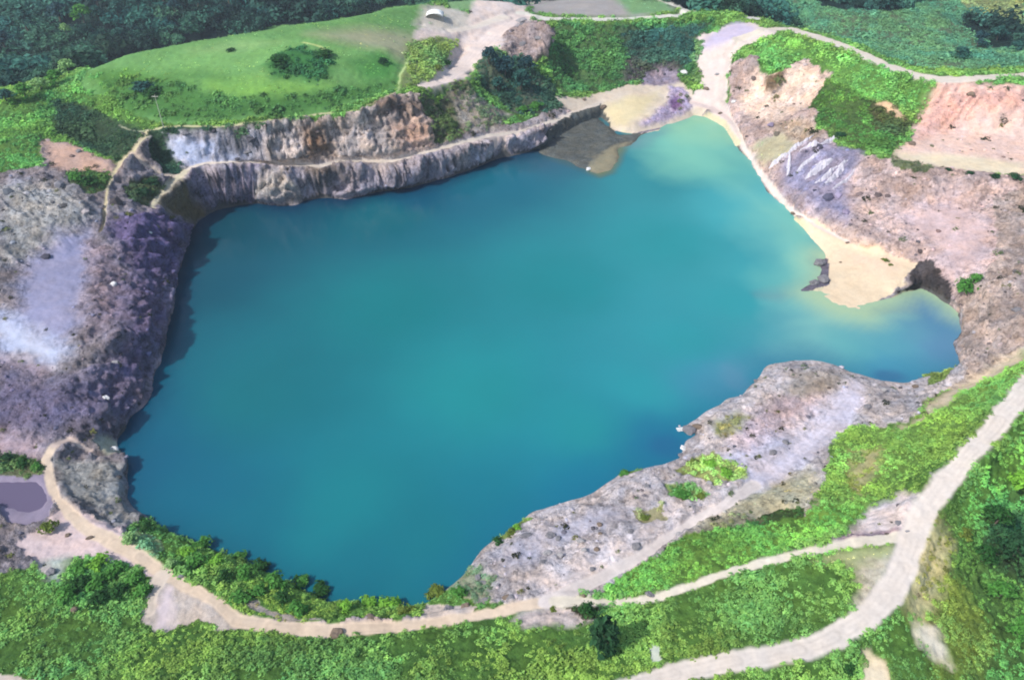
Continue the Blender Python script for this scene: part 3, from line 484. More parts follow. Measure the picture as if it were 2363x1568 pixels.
gully([(2130,230),(2200,202),(2450,200),(2450,300),(2180,310),(2115,320)], (2300,200), (2200,320), 5.5, 1.2, .08, 233)
gully([(1160,60),(1250,60),(1285,110),(1270,150),(1200,160),(1150,130)], (1230,60), (1200,160), 3.0, .8, .2, 237)
gully([(560,300),(700,275),(980,235),(1000,335),(880,372),(560,372)], (760,280), (800,370), 2.2, .55, .2, 241)
gully([(1370,1375),(1600,1240),(1900,1170),(2060,1140),(2363,880),(2363,815),(2200,920),(1960,985),(1890,1140)], (2200,920), (1950,1170), 2.6, .4, .08, 245)

# ---------------------------------------------------------------- relief
dzdx = (height(vx+.6, vy)-height(vx-.6, vy))/1.2; dzdy = (height(vx, vy+.6)-height(vx, vy-.6))/1.2
nrm = np.stack([-dzdx, -dzdy, np.ones(n)], 1); nrm /= np.linalg.norm(nrm, axis=1)[:, None]
slope = 1-nrm[:, 2]
def n3(s, sz, seed):
    return noise3(vx/s, vy/s, vz/sz, seed)
act = np.nonzero((vy > 35) & (vy < 480))[0]
def n3a(s, sz, seed): 
    o = np.zeros(n); o[act] = noise3(vx[act]/s, vy[act]/s, vz[act]/sz, seed); return o
big = n3a(5.5, 5.5, 31); mid = 1-np.abs(n3a(2.3, 3.0, 32))*2; sm = n3a(1.0, 1.0, 33); xs = 1-np.abs(n3a(.55, .7, 35))*2
fl = (1-np.abs(n3a(1.5, 7.0, 34))*2)*(.6+.8*n3a(5, 5, 36))+.35*n3a(.6, 1.2, 37)
away = np.clip((np.abs(vz)+np.where(wet & ~shoalv, -5, 0))/1.2, 0, 1)
disp = rough*(.95*big+.75*mid+.75*sm+.55*xs)*(1+1.2*np.clip(slope*3, 0, 1.2))*.66 + flute*fl*np.clip(slope*3, 0, 1)*.75
ph = vz/2.3+1.1*n3a(6, 6, 51)+.35*n3a(1.8, 1.8, 52); led = np.abs(ph-np.floor(ph)-.5)*2     # ledges
disp += rough*np.clip(slope*3.5, 0, 1)*(led-.5)*1.1
craggy = n3a(9, 7, 53); disp += np.clip(rough-.3, 0, 1)*np.clip(slope*3.5, 0, 1)*(np.abs(craggy)*5.0-1.4)
mac = (1-2*np.abs(n3a(17, 17, 61)))+.65*(1-2*np.abs(n3a(8, 8, 62)))+.4*(1-2*np.abs(n3a(4, 4, 63))); disp += np.clip(rough-.24, 0, .45)*3.4*mac*np.clip(slope*4+.25, 0, 1)
disp += gul*np.clip(slope*5+.55, 0, 1.2)
disp *= away
# cart tracks and rills stay shallow
disp += np.where(rough < .12, .05*sm, 0)
PX = vx+nrm[:, 0]*disp; PY = vy+nrm[:, 1]*disp; PZ = vz+nrm[:, 2]*disp
PZ[act] += .10*fbm2(vx[act], vy[act], 4, 3, 44)*away[act]*np.clip(rough[act]*8, .15, 1)

# ---------------------------------------------------------------- materials
def mat(name):
    m = bpy.data.materials.new(name); m.use_nodes = True; t = m.node_tree; return m, t, t.nodes['Principled BSDF']
def link(t, a, b): t.links.new(a, b)
def mk_noise(t, scale, detail=4, rgh=.6, vec=None):
    q = t.nodes.new('ShaderNodeTexNoise'); q.inputs['Scale'].default_value = scale; q.inputs['Detail'].default_value = detail; q.inputs['Roughness'].default_value = rgh
    if vec is not None: link(t, vec, q.inputs['Vector'])
    return q
def ramp(t, src, lo, hi, a, b):
    r = t.nodes.new('ShaderNodeMapRange'); r.inputs[1].default_value = lo; r.inputs[2].default_value = hi; r.inputs[3].default_value = a; r.inputs[4].default_value = b
    link(t, src, r.inputs[0]); return r.outputs[0]
def mulc(t, c, f):
    m = t.nodes.new('ShaderNodeVectorMath'); m.operation = 'SCALE'; link(t, c, m.inputs[0]); link(t, f, m.inputs['Scale']); return m.outputs[0]
def ground_material():
    m, t, b = mat('earth_and_rock'); tc = t.nodes.new('ShaderNodeTexCoord').outputs['Object']
    at = t.nodes.new('ShaderNodeAttribute'); at.attribute_name = 'zone_colour'
    ar = t.nodes.new('ShaderNodeAttribute'); ar.attribute_name = 'zone_rough'
    n1 = mk_noise(t, .35, 5, .62, tc); n2 = mk_noise(t, 1.6, 5, .65, tc); n4 = mk_noise(t, .09, 3, .5, tc)
    f1a = ramp(t, n1.outputs[0], .3, .7, .84, 1.14); f1m = t.nodes.new('ShaderNodeMix'); f1m.data_type = 'FLOAT'; link(t, ramp(t, ar.outputs['Fac'], .03, .2, .3, 1), f1m.inputs[0]); f1m.inputs[2].default_value = 1; link(t, f1a, f1m.inputs[3]); f1 = f1m.outputs[0]; f2 = ramp(t, n2.outputs[0], .32, .68, .84, 1.2); f4 = ramp(t, n4.outputs[0], .35, .65, .92, 1.06)
    # rocky ground is blotchier than trodden ground
    am = t.nodes.new('ShaderNodeMix'); am.data_type = 'FLOAT'; rr = ramp(t, ar.outputs['Fac'], .05, .5, .35, 1.0); link(t, rr, am.inputs[0]); am.inputs[2].default_value = 1; link(t, f2, am.inputs[3])
    c = mulc(t, mulc(t, mulc(t, at.outputs['Color'], f1), am.outputs[0]), f4)
    n7 = mk_noise(t, .8, 7, .72, tc); n8 = t.nodes.new('ShaderNodeTexVoronoi'); n8.inputs['Scale'].default_value = .75; link(t, tc, n8.inputs['Vector'])
    spot = ramp(t, n7.outputs[0], .36, .50, .62, 1.06); cr = ramp(t, n8.outputs['Color'], .1, .9, .82, 1.12)
    a2 = t.nodes.new('ShaderNodeMix'); a2.data_type = 'FLOAT'; link(t, ramp(t, ar.outputs['Fac'], .08, .32, 0, 1), a2.inputs[0]); a2.inputs[2].default_value = 1; link(t, spot, a2.inputs[3])
    a3 = t.nodes.new('ShaderNodeMix'); a3.data_type = 'FLOAT'; link(t, ramp(t, ar.outputs['Fac'], .08, .4, 0.1, 1), a3.inputs[0]); a3.inputs[2].default_value = 1; link(t, cr, a3.inputs[3])
    c = mulc(t, mulc(t, c, a2.outputs[0]), a3.outputs[0])
    v2 = t.nodes.new('ShaderNodeTexVoronoi'); v2.inputs['Scale'].default_value = .24; v2.inputs['Randomness'].default_value = 1
    wn = mk_noise(t, .5, 4, .6, tc); mxv = t.nodes.new('ShaderNodeMix'); mxv.data_type = 'VECTOR'; mxv.inputs[0].default_value = .32; sc_ = t.nodes.new('ShaderNodeVectorMath'); sc_.operation = 'SCALE'; sc_.inputs['Scale'].default_value = 8.0
    link(t, wn.outputs['Color'], sc_.inputs[0]); ad = t.nodes.new('ShaderNodeVectorMath'); link(t, tc, ad.inputs[0]); link(t, sc_.outputs[0], ad.inputs[1]); link(t, ad.outputs[0], v2.inputs['Vector'])
    a4 = t.nodes.new('ShaderNodeMix'); a4.data_type = 'FLOAT'; link(t, ramp(t, ar.outputs['Fac'], .15, .5, 0, 1), a4.inputs[0]); a4.inputs[2].default_value = 1; link(t, ramp(t, v2.outputs['Color'], .1, .9, .76, 1.32), a4.inputs[3]); c = mulc(t, c, a4.outputs[0])
    # warm and cool tints
    n5 = mk_noise(t, .22, 4, .6, tc); mx = t.nodes.new('ShaderNodeMix'); mx.data_type = 'RGBA'; mx.blend_type = 'MULTIPLY'; mx.inputs[0].default_value = 1
    link(t, ramp(t, ar.outputs['Fac'], .03, .25, .25, 1), mx.inputs[0]); tint = t.nodes.new('ShaderNodeValToRGB'); e = tint.color_ramp.elements; e[0].position = .35; e[0].color = (.93, .98, 1.08, 1); e[1].position = .65; e[1].color = (1.09, 1.0, .92, 1)
    link(t, n5.outputs[0], tint.inputs[0]); link(t, c, mx.inputs[6]); link(t, tint.outputs[0], mx.inputs[7])
    link(t, mx.outputs[2], b.inputs['Base Color']); b.inputs['Roughness'].default_value = .95; b.inputs['Specular IOR Level'].default_value = .1
    bp = t.nodes.new('ShaderNodeBump'); bp.inputs['Distance'].default_value = .8; n6 = mk_noise(t, 1.3, 7, .74, tc)
    link(t, n6.outputs[0], bp.inputs['Height']); link(t, ramp(t, ar.outputs['Fac'], .02, .5, .03, 1.0), bp.inputs['Strength']); link(t, bp.outputs[0], b.inputs['Normal'])
    return m
MG = ground_material()
def leaf_material(name, src='INSTANCER', fixed=None):
    m, t, b = mat(name); out = t.nodes['Material Output']
    if fixed is None:
        at = t.nodes.new('ShaderNodeAttribute'); at.attribute_type = src; at.attribute_name = 'vcol'; c = at.outputs['Color']
        link(t, c, b.inputs['Base Color'])
    else:
        g = t.nodes.new('ShaderNodeNewGeometry'); c0 = t.nodes.new('ShaderNodeRGB'); c0.outputs[0].default_value = (*fixed, 1)
        c = mulc(t, c0.outputs[0], ramp(t, g.outputs['Random Per Island'], 0, 1, .6, 1.35)); link(t, c, b.inputs['Base Color'])
    b.inputs['Roughness'].default_value = .7; b.inputs['Specular IOR Level'].default_value = .2
    tr = t.nodes.new('ShaderNodeBsdfTranslucent'); link(t, c, tr.inputs[0]); ms = t.nodes.new('ShaderNodeMixShader'); ms.inputs[0].default_value = .3
    link(t, b.outputs[0], ms.inputs[1]); link(t, tr.outputs[0], ms.inputs[2]); link(t, ms.outputs[0], out.inputs['Surface'])
    return m
MLEAF = leaf_material('foliage')
def plain(name, c, rgh=.85, var=.25, sc=1.5):
    m, t, b = mat(name); tc = t.nodes.new('ShaderNodeTexCoord').outputs['Object']
    c0 = t.nodes.new('ShaderNodeRGB'); c0.outputs[0].default_value = (*c, 1); q = mk_noise(t, sc, 5, .65, tc)
    link(t, mulc(t, c0.outputs[0], ramp(t, q.outputs[0], .3, .7, 1-var, 1+var)), b.inputs['Base Color']); b.inputs['Roughness'].default_value = rgh
    bp = t.nodes.new('ShaderNodeBump'); bp.inputs['Strength'].default_value = .5; bp.inputs['Distance'].default_value = .2; link(t, q.outputs[0], bp.inputs['Height']); link(t, bp.outputs[0], b.inputs['Normal'])
    return m

# ---------------------------------------------------------------- build ground meshes by kind of surface
def np_mesh(name, V, F, m=None, smooth=True, attrs=None):
    """V (n,3), F (m,k) with fixed k"""
    me = bpy.data.meshes.new(name); k = F.shape[1]
    me.vertices.add(len(V)); me.vertices.foreach_set('co', np.ascontiguousarray(V, dtype=np.float32).ravel())
    me.loops.add(F.size); me.loops.foreach_set('vertex_index', np.ascontiguousarray(F, dtype=np.int32).ravel())
    me.polygons.add(len(F)); me.polygons.foreach_set('loop_start', np.arange(0, F.size, k, dtype=np.int32)); me.polygons.foreach_set('loop_total', np.full(len(F), k, dtype=np.int32))
    me.update(calc_edges=True); me.polygons.foreach_set('use_smooth', np.full(len(F), smooth))
    for nme, (typ, arr) in (attrs or {}).items():
        a = me.attributes.new(nme, typ, 'POINT')
        if typ == 'FLOAT_COLOR': a.data.foreach_set('color', np.ascontiguousarray(np.hstack([arr, np.ones((len(arr), 1))]), dtype=np.float32).ravel())
        elif typ == 'FLOAT_VECTOR': a.data.foreach_set('vector', np.ascontiguousarray(arr, dtype=np.float32).ravel())
        else: a.data.foreach_set('value', np.ascontiguousarray(arr, dtype=np.int32 if typ == 'INT' else np.float32))
    if m: me.materials.append(m)
    return me
def top(name, me, kind=None, label=None, cat=None, group=None, loc=(0, 0, 0)):
    o = bpy.data.objects.new(name, me); C.objects.link(o); o.location = loc
    if kind: o['kind'] = kind
    if label: o['label'] = label
    if cat: o['category'] = cat
    if group: o['group'] = group
    return o
# majority clean-up of the surface kinds so that no single quads are left over
SG = sec.reshape(nr, nc)
for _ in range(3):
    P = np.pad(SG, 1, mode='edge'); best = SG.copy(); bc = np.zeros(SG.shape, int)
    for s in range(len(SECT)):
        E = (P == s).astype(int); c = sum(E[a:a+nr, b:b+nc] for a in range(3) for b in range(3)); up = c > bc; best[up] = s; bc = np.maximum(bc, c)
    SG = best
I = np.arange(nr*nc).reshape(nr, nc)
F = np.stack([I[:-1, :-1].ravel(), I[:-1, 1:].ravel(), I[1:, 1:].ravel(), I[1:, :-1].ravel()], 1)
FS = SG[:-1, :-1].ravel()
Vall = np.stack([PX, PY, PZ], 1); colA = col*ALB
LBL = dict(scrub_hillside='scrub covered hillside around the quarry lake', meadow='smooth green meadow on the hilltop behind the far cliff', dirt_road='pale dirt road winding round the quarry',
 footpath='narrow beaten footpath round the lake edge', quarry_cliff='bare grey and purple quarry cliff faces', bare_rock_ground='bare stony ground beside the lake', sand_bank='pale sand bank running into the water',
 sand_pit='pinkish sand pit at the right edge', forest_floor='dark forest floor beyond the meadow', mud_shoal='grey mud shoal')
for s, nm in enumerate(SECT):
    f = F[FS == s]
    if not len(f): continue
    ids, inv = np.unique(f.ravel(), return_inverse=True)
    me = np_mesh(nm, Vall[ids], inv.reshape(-1, 4), MG, True, {'zone_colour': ('FLOAT_COLOR', colA[ids]), 'zone_rough': ('FLOAT', rough[ids])})
    top(nm, me, 'structure', LBL[nm])

# ---------------------------------------------------------------- lake water
gx = np.arange(-115, 175, .8); gy = np.arange(55, 300, .8); QX, QY = np.meshgrid(gx, gy); qx = QX.ravel(); qy = QY.ravel()
wc = np.zeros((len(qx), 3))
wwx = qx+4*fbm2(qx, qy, 16, 4, 61); wwy = qy+4*fbm2(qx+40, qy, 16, 4, 62)
base = [(300,1000,(24,104,140)),(450,650,(18,90,116)),(500,520,(14,80,104)),(600,900,(32,122,140)),(900,700,(30,132,146)),(900,500,(18,112,134)),(1150,420,(20,112,142)),(1300,650,(42,144,160)),
 (1100,900,(46,152,166)),(1350,1000,(50,156,172)),(1600,800,(60,162,180)),(1550,560,(56,160,176)),(1700,700,(64,164,182)),(1500,420,(62,154,172)),(1700,480,(90,182,200)),(800,1150,(38,138,156)),(400,1180,(32,112,146)),
 (900,1340,(34,120,146)),(1150,1180,(36,128,156)),(1000,1250,(36,128,150)),(1500,900,(58,160,180)),(1500,1030,(44,122,168)),(1350,1110,(38,130,168)),(1650,870,(84,150,188)),(1850,760,(104,166,188)),(1750,640,(80,172,190)),
 (2050,780,(104,170,198)),(2150,800,(124,148,196)),(2150,720,(120,156,202)),(2100,700,(96,120,170)),(2050,860,(94,156,196)),(1950,800,(82,166,190)),(300,1080,(32,104,144)),(500,1230,(34,118,146)),(1250,360,(60,100,130)),(700,480,(20,86,116)),(950,450,(20,92,130))]
acw = np.zeros(len(qx)); 
for px, py, c in base:
    p = at_z(px, py, 0); w_ = 1/((wwx-p[0])**2+(wwy-p[1])**2+30)**1.6; wc += lin(c)*w_[:, None]; acw += w_
wc /= acw[:, None]
def blob(px, py, rx, ry, c, s, ang=0, wp=1.0):
    p = at_z(px, py, 0); m = at_z(px+rx, py, 0)[0]-p[0]; l = (at_z(px, py-ry, 0)[1]-at_z(px, py+ry, 0)[1])/2
    X = (qx*(1-wp)+wwx*wp)-p[0]; Y = (qy*(1-wp)+wwy*wp)-p[1]; ca, sa = math.cos(R(ang)), math.sin(R(ang)); X, Y = X*ca+Y*sa, -X*sa+Y*ca
    r = np.sqrt((X/m)**2+(Y/l)**2); a = s*np.clip((1.35-r)/.8, 0, 1)**1.3
    global wc; wc = wc*(1-a[:, None])+lin(c)*a[:, None]
blob(1720,880,40,40,(128,152,192),.5); blob(1540,1035,46,30,(58,96,158),.45,0,.6); blob(2050,870,40,16,(84,112,166),.7,0,.5); blob(1960,740,140,14,(170,206,204),.5,8)
def edge_tint(px0, px1, c, s, wdt):  # colour band along a shore stretch; dark ones paint in the cliffs' reflection
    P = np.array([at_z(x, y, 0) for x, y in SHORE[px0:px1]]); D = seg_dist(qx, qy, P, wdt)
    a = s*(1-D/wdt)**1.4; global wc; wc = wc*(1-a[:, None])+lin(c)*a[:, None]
def wpoly(pts, c, s, soft, warp=1.0):
    P = np.array([at_z(x, y, 0) for x, y in pts]); X = qx*(1-warp)+wwx*warp; Y = qy*(1-warp)+wwy*warp
    i = in_poly(X, Y, P); D = seg_dist(X, Y, np.vstack([P, P[:1]]), soft+.1); a = s*np.clip(.5+np.where(i, D, -D)/soft/2, 0, 1)
    global wc; wc = wc*(1-a[:, None])+lin(c)*a[:, None]
wpoly([(1490,315),(1560,285),(1600,262),(1650,275),(1700,325),(1730,372),(1690,360),(1640,345),(1650,385),(1590,395),(1540,382),(1480,350)], (160,212,200), .85, 7, .8)
wpoly([(1530,295),(1600,262),(1650,275),(1690,320),(1640,335),(1570,330)], (206,222,186), .9, 5, .6)
wpoly([(1225,345),(1300,290),(1385,270),(1425,312),(1480,308),(1440,345),(1425,375),(1412,398),(1380,408),(1340,392),(1290,375)], (92,106,110), 1.0, 2.2, .25)
wpoly([(1355,395),(1372,365),(1420,340),(1450,335),(1428,368),(1412,396),(1382,407)], (140,134,106), .95, 1.4, .25)
wpoly([(1245,345),(1320,300),(1360,330),(1330,380)], (80,94,104), .7, 4, .5)
wpoly([(1430,330),(1490,308),(1540,300),(1500,325),(1460,345)], (144,156,176), .7, 3, .8)
wpoly([(1790,490),(1850,515),(1885,560),(1905,600),(1890,650),(1850,630),(1820,560)], (156,206,194), .75, 6, 1)
wpoly([(1830,590),(1890,575),(1902,640),(1860,650)], (196,216,196), .8, 4, 1)
wpoly([(1885,575),(1905,590),(1912,640),(1900,665),(1860,672),(1800,690),(1750,680),(1830,655),(1880,625)], (116,128,158), .85, 2.5, .7)
wpoly([(1860,670),(1905,655),(2050,690),(2005,722),(1960,735),(1900,715)], (226,222,192), .95, 4, .7)
wpoly([(1880,715),(2000,725),(1960,790),(1850,820),(1880,760)], (150,198,200), .5, 8, 1)
wpoly([(1995,702),(2050,688),(2060,706),(2030,722),(2000,722)], (120,120,148), .9, 2, .5)
wpoly([(1500,320),(1600,270),(1660,290),(1700,350),(1740,400),(1680,420),(1600,410),(1520,390)], (164,214,198), .65, 9, 1.5)
wpoly([(1700,430),(1800,470),(1880,560),(1900,640),(1840,700),(1790,660),(1780,580),(1720,520)], (168,212,206), .7, 9, 1.6)
wpoly([(1820,700),(1990,715),(2060,700),(2040,760),(1920,830),(1830,800)], (170,202,206), .65, 8, 1.4)
wpoly([(1680,860),(1780,820),(1860,815),(1900,825),(1760,850),(1720,900),(1670,915)], (120,156,190), .5, 5, 1)
edge_tint(46, 58, (222,216,186), .9, 9); edge_tint(0, 11, (16,64,104), .6, 7); edge_tint(9, 30, (10,52,96), .85, 8); edge_tint(60, 92, (34,112,156), .4, 8); edge_tint(95, len(SHORE), (24,92,128), .35, 7)  # pale sandy shallows; left and back navy bands are painted cliff reflection
gi = np.arange(len(qx)).reshape(QX.shape); WF = np.stack([gi[:-1, :-1].ravel(), gi[:-1, 1:].ravel(), gi[1:, 1:].ravel(), gi[1:, :-1].ravel()], 1)
out = densify(shore, 2.0); near = in_poly(qx, qy, sd) | (seg_dist(qx, qy, np.vstack([sd, sd[:1]])[::2], 5.0) < 4.9)
WF = WF[near[WF].all(1)]; ids, inv = np.unique(WF.ravel(), return_inverse=True)
def water_material(name, attr=True, fixed=(.2, .2, .3)):
    m, t, b = mat(name); tc = t.nodes.new('ShaderNodeTexCoord').outputs['Object']
    if attr:
        at = t.nodes.new('ShaderNodeAttribute'); at.attribute_name = 'water_colour'; q = mk_noise(t, .035, 4, .55, tc)
        link(t, mulc(t, at.outputs['Color'], ramp(t, q.outputs[0], .3, .7, .95, 1.05)), b.inputs['Base Color'])
    else: b.inputs['Base Color'].default_value = (*fixed, 1)
    b.inputs['Roughness'].default_value = .14; b.inputs['IOR'].default_value = 1.33; b.inputs['Specular IOR Level'].default_value = .3
    q = mk_noise(t, 1.2, 3, .6, tc); bp = t.nodes.new('ShaderNodeBump'); bp.inputs['Strength'].default_value = .06; bp.inputs['Distance'].default_value = .1; link(t, q.outputs[0], bp.inputs['Height']); link(t, bp.outputs[0], b.inputs['Normal'])
    return m
WALB = np.array([.44, .66, .58])
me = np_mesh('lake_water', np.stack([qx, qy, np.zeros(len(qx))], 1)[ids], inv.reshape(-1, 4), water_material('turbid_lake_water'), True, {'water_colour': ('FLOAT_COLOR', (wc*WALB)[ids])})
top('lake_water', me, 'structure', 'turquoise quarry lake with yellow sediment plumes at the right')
def pool(name, pts, z, c, label):
    P = np.array([at_z(x, y, z) for x, y in pts]); P = densify(P, 1.0); P[:, 0] += .35*noise2(P[:, 0]/2, P[:, 1]/2, 3); me = bpy.data.meshes.new(name)
    me.from_pydata([tuple(p) for p in P], [], [tuple(range(len(P)))]); me.materials.append(water_material(name, False, tuple(lin(c)*.66))); top(name, me, 'structure', label)
pool('muddy_pool_water', [(-60,1095),(40,1098),(100,1095),(122,1130),(130,1165),(122,1205),(70,1225),(40,1200),(0,1185),(-60,1180)], 4.75, (118,108,136), 'small purple muddy pool in the lower left corner')

# ---------------------------------------------------------------- foliage templates
def leaf_cloud(nl, rad, hgt, size, seed, flat=.35, shell=.55):
    r = np.random.default_rng(seed); V = []; Fq = []
    for i in range(nl):
        v = r.normal(size=3); v /= np.linalg.norm(v); v[2] = abs(v[2])*1.0 if r.random() < .85 else -abs(v[2])*.3
        q = (shell+(1-shell)*r.random())
        c = np.array([v[0]*rad, v[1]*rad, v[2]*hgt])*q; c += r.normal(size=3)*rad*.08
        nn = v+np.array([0, 0, flat*2])+r.normal(size=3)*.45; nn /= np.linalg.norm(nn)
        a = np.cross(nn, r.normal(size=3)); a /= np.linalg.norm(a); b = np.cross(nn, a); s = size*(.6+.8*r.random())
        k = len(V); V += [c-a*s*.9, c-b*s*.5+nn*s*.12, c+a*s, c+b*s*.5+nn*s*.12]; Fq.append((k, k+1, k+2, k+3))
    return np.array(V), np.array(Fq)
def crown_cloud(nb, rad, hgt, seed, nl, lsize, z0=0.0, taper=0.0):
    """a crown: several overlapping leaf masses of different size with gaps"""
    r = np.random.default_rng(seed); Vs = []; Fs = []; k = 0
    for i in range(nb):
        a = r.random()*6.28; u = math.sqrt(r.random()); zz = r.random()
        rr = rad*(1-taper*zz)*u*.75; sc = rad*(.34+.26*r.random())*(1-.35*zz*taper)
        V, Fq = leaf_cloud(nl, sc, sc*.85, lsize, seed*31+i); V = V+np.array([math.cos(a)*rr, math.sin(a)*rr, z0+zz*hgt*(1-.5*u*(1-taper))])
        Vs.append(V); Fs.append(Fq+k); k += len(V)
    return np.vstack(Vs), np.vstack(Fs)
def tmpl(name, V, Fq): 
    o = bpy.data.objects.new(name, np_mesh(name, V, Fq, MLEAF, False)); return o
T_SCRUB = [tmpl('scrub_leaf_mass', *leaf_cloud(46, .72, .62, .19, s)) for s in (1, 2, 3, 4)]
T_GRASS = [tmpl('grass_tuft', *leaf_cloud(22, .55, .20, .17, s, .8, .2)) for s in (11, 12)]
T_TREE = [tmpl('forest_crown', *crown_cloud(9, 1.0, .9, s, 34, .13)) for s in (21, 22, 23)]
TEMPL = T_SCRUB+T_GRASS+T_TREE

# ---------------------------------------------------------------- scatter cover over the ground
Fa = Vall[F[:, 1]]-Vall[F[:, 0]]; Fb = Vall[F[:, 3]]-Vall[F[:, 0]]; area = np.linalg.norm(np.cross(Fa, Fb), axis=1)
fy = vy[F[:, 0]]; fx = vx[F[:, 0]]
vis = (fy > 36) & (fy < 620) & (np.abs(fx) < (33+.537*fy)*1.14) & ~wet[F[:, 0]]
kindF = vk[F[:, 0]]; vegF = veg[F[:, 0]]
def scatter(name, kind, per_m2, size, tem, label, falloff=True, jitter=.25, sink=.15, keep=None, vs=2.25, base=None, mask=None, tvar=0.0, clump=1.5):
    dist = np.hypot(fy, CAM_H)
    grow = np.clip(dist/135, 1, 2.2) if falloff else np.ones(len(fy))
    dens = per_m2*(vegF if mask is None else 1)*area/grow**1.7*((kindF == kind) if mask is None else mask)*vis
    if keep is not None: dens = dens*keep(fx, fy)
    pt = fbm2(fx, fy, 5, 3, 71); dens = dens*np.clip(1.0+clump*pt, .08, 2.4)
    cnt_ = rng.poisson(dens); idx = np.repeat(np.arange(len(F)), cnt_)
    if not len(idx): return
    u = rng.random((len(idx), 2)); p = Vall[F[idx, 0]]+Fa[idx]*u[:, :1]+Fb[idx]*u[:, 1:]
    g = grow[idx]; sz = size*g*np.exp(rng.normal(size=len(idx))*jitter)*(1+.75*fbm2(p[:, 0], p[:, 1], 7, 2, 72))
    p[:, 2] -= sz*sink
    pn = p[:, 0], p[:, 1]
    c = (vcol[F[idx, 0]]*vs if base is None else base[F[idx, 0]])*ALB
    tone = 1+tvar*rng.normal(size=len(idx))+(.45 if base is None else .25)*fbm2(*pn, 9, 3, 73)+.28*fbm2(*pn, 2.2, 2, 74)+rng.normal(size=len(idx))*.16
    hue = (0 if base is not None else 1)*(.10+.34*fbm2(pn[0]+300, pn[1], 14, 3, 75))+rng.normal(size=len(idx))*.05
    hue = np.clip(hue, -.16, .26)
    if base is None: c = c*.88+c.mean(1)[:, None]*.12
    c = c*np.clip(tone, .35, 1.7 if base is None else 1.2)[:, None]*np.stack([1+hue*1.5, 1+hue*.15, 1.12-hue*1.0], 1)
    rot = np.stack([rng.normal(size=len(idx))*.15, rng.normal(size=len(idx))*.15, rng.random(len(idx))*6.283], 1)
    me = bpy.data.meshes.new(name); me.vertices.add(len(p)); me.vertices.foreach_set('co', p.astype(np.float32).ravel())
    for nme, typ, arr, key in (('vcol', 'FLOAT_COLOR', np.hstack([np.clip(c, 0, 1), np.ones((len(c), 1))]), 'color'), ('rot', 'FLOAT_VECTOR', rot, 'vector'), ('scl', 'FLOAT', sz, 'value'), ('variant', 'INT', rng.integers(0, len(tem), len(p)), 'value')):
        a = me.attributes.new(nme, typ, 'POINT'); a.data.foreach_set(key, np.ascontiguousarray(arr, dtype=np.int32 if typ == 'INT' else np.float32).ravel())
    o = top(name, me, 'stuff', label)
    g_ = bpy.data.node_groups.new(name+'_cover', 'GeometryNodeTree'); g_.interface.new_socket('Geometry', in_out='INPUT', socket_type='NodeSocketGeometry'); g_.interface.new_socket('Geometry', in_out='OUTPUT', socket_type='NodeSocketGeometry')
    gi_ = g_.nodes.new('NodeGroupInput'); go = g_.nodes.new('NodeGroupOutput'); jn = g_.nodes.new('GeometryNodeJoinGeometry')
    def attr(nme, dt):
        a = g_.nodes.new('GeometryNodeInputNamedAttribute'); a.data_type = dt; a.inputs['Name'].default_value = nme; return next(q for q in a.outputs if q.enabled)
    va, ra, sa = attr('variant', 'INT'), attr('rot', 'FLOAT_VECTOR'), attr('scl', 'FLOAT')
    for k, tm in enumerate(tem):
        oi = g_.nodes.new('GeometryNodeObjectInfo'); oi.inputs['Object'].default_value = tm
        cp = g_.nodes.new('FunctionNodeCompare'); cp.data_type = 'INT'; cp.operation = 'EQUAL'; ins_ = [q for q in cp.inputs if q.enabled]; g_.links.new(va, ins_[0]); ins_[1].default_value = k
        ip = g_.nodes.new('GeometryNodeInstanceOnPoints'); g_.links.new(gi_.outputs[0], ip.inputs['Points']); g_.links.new(cp.outputs[0], ip.inputs['Selection']); g_.links.new(oi.outputs['Geometry'], ip.inputs['Instance'])
        g_.links.new(ra, ip.inputs['Rotation']); g_.links.new(sa, ip.inputs['Scale']); g_.links.new(ip.outputs[0], jn.inputs[0])
    g_.links.new(jn.outputs[0], go.inputs[0]); md = o.modifiers.new('cover', 'NODES'); md.node_group = g_
    print(name, len(p))
scatter('scrub_cover', 0, 2.3, .70, T_SCRUB, 'dense green scrub and creepers covering the banks and hillsides')
scatter('meadow_grass', 1, 1.1, .55, T_GRASS, 'short green grass on the hilltop meadow')
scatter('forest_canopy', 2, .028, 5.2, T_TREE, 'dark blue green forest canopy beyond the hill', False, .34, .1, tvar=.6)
def rock_mesh(seed, sub=2, rugged=.32, mat_=None, name='rock'):
    import bmesh
    bm = bmesh.new(); bmesh.ops.create_icosphere(bm, subdivisions=sub, radius=1)
    V = np.array([v.co[:] for v in bm.verts]); q = V*1.3+seed*9.7
    k = 1+rugged*noise3(q[:, 0], q[:, 1], q[:, 2], seed)+rugged*.5*noise3(q[:, 0]*2.3, q[:, 1]*2.3, q[:, 2]*2.3, seed+1)
    V = V*k[:, None]; r = np.random.default_rng(seed)
    for _ in range(5):      # broken flat faces
        nn = r.normal(size=3); nn /= np.linalg.norm(nn); dd = V@nn; V -= np.clip(dd-.72, 0, None)[:, None]*nn
    V[:, 2] *= .72
    for v, p in zip(bm.verts, V): v.co = p
    me = bpy.data.meshes.new(name); bm.to_mesh(me); bm.free(); me.polygons.foreach_set('use_smooth', np.full(len(me.polygons), False))
    if mat_: me.materials.append(mat_)
    return me
m, t, b = mat('loose_stone'); at = t.nodes.new('ShaderNodeAttribute'); at.attribute_type = 'INSTANCER'; at.attribute_name = 'vcol'; link(t, at.outputs['Color'], b.inputs['Base Color']); b.inputs['Roughness'].default_value = .95
T_ROCK = [bpy.data.objects.new('loose_stone', rock_mesh(s, 1, .35, m)) for s in (3, 4, 5)]
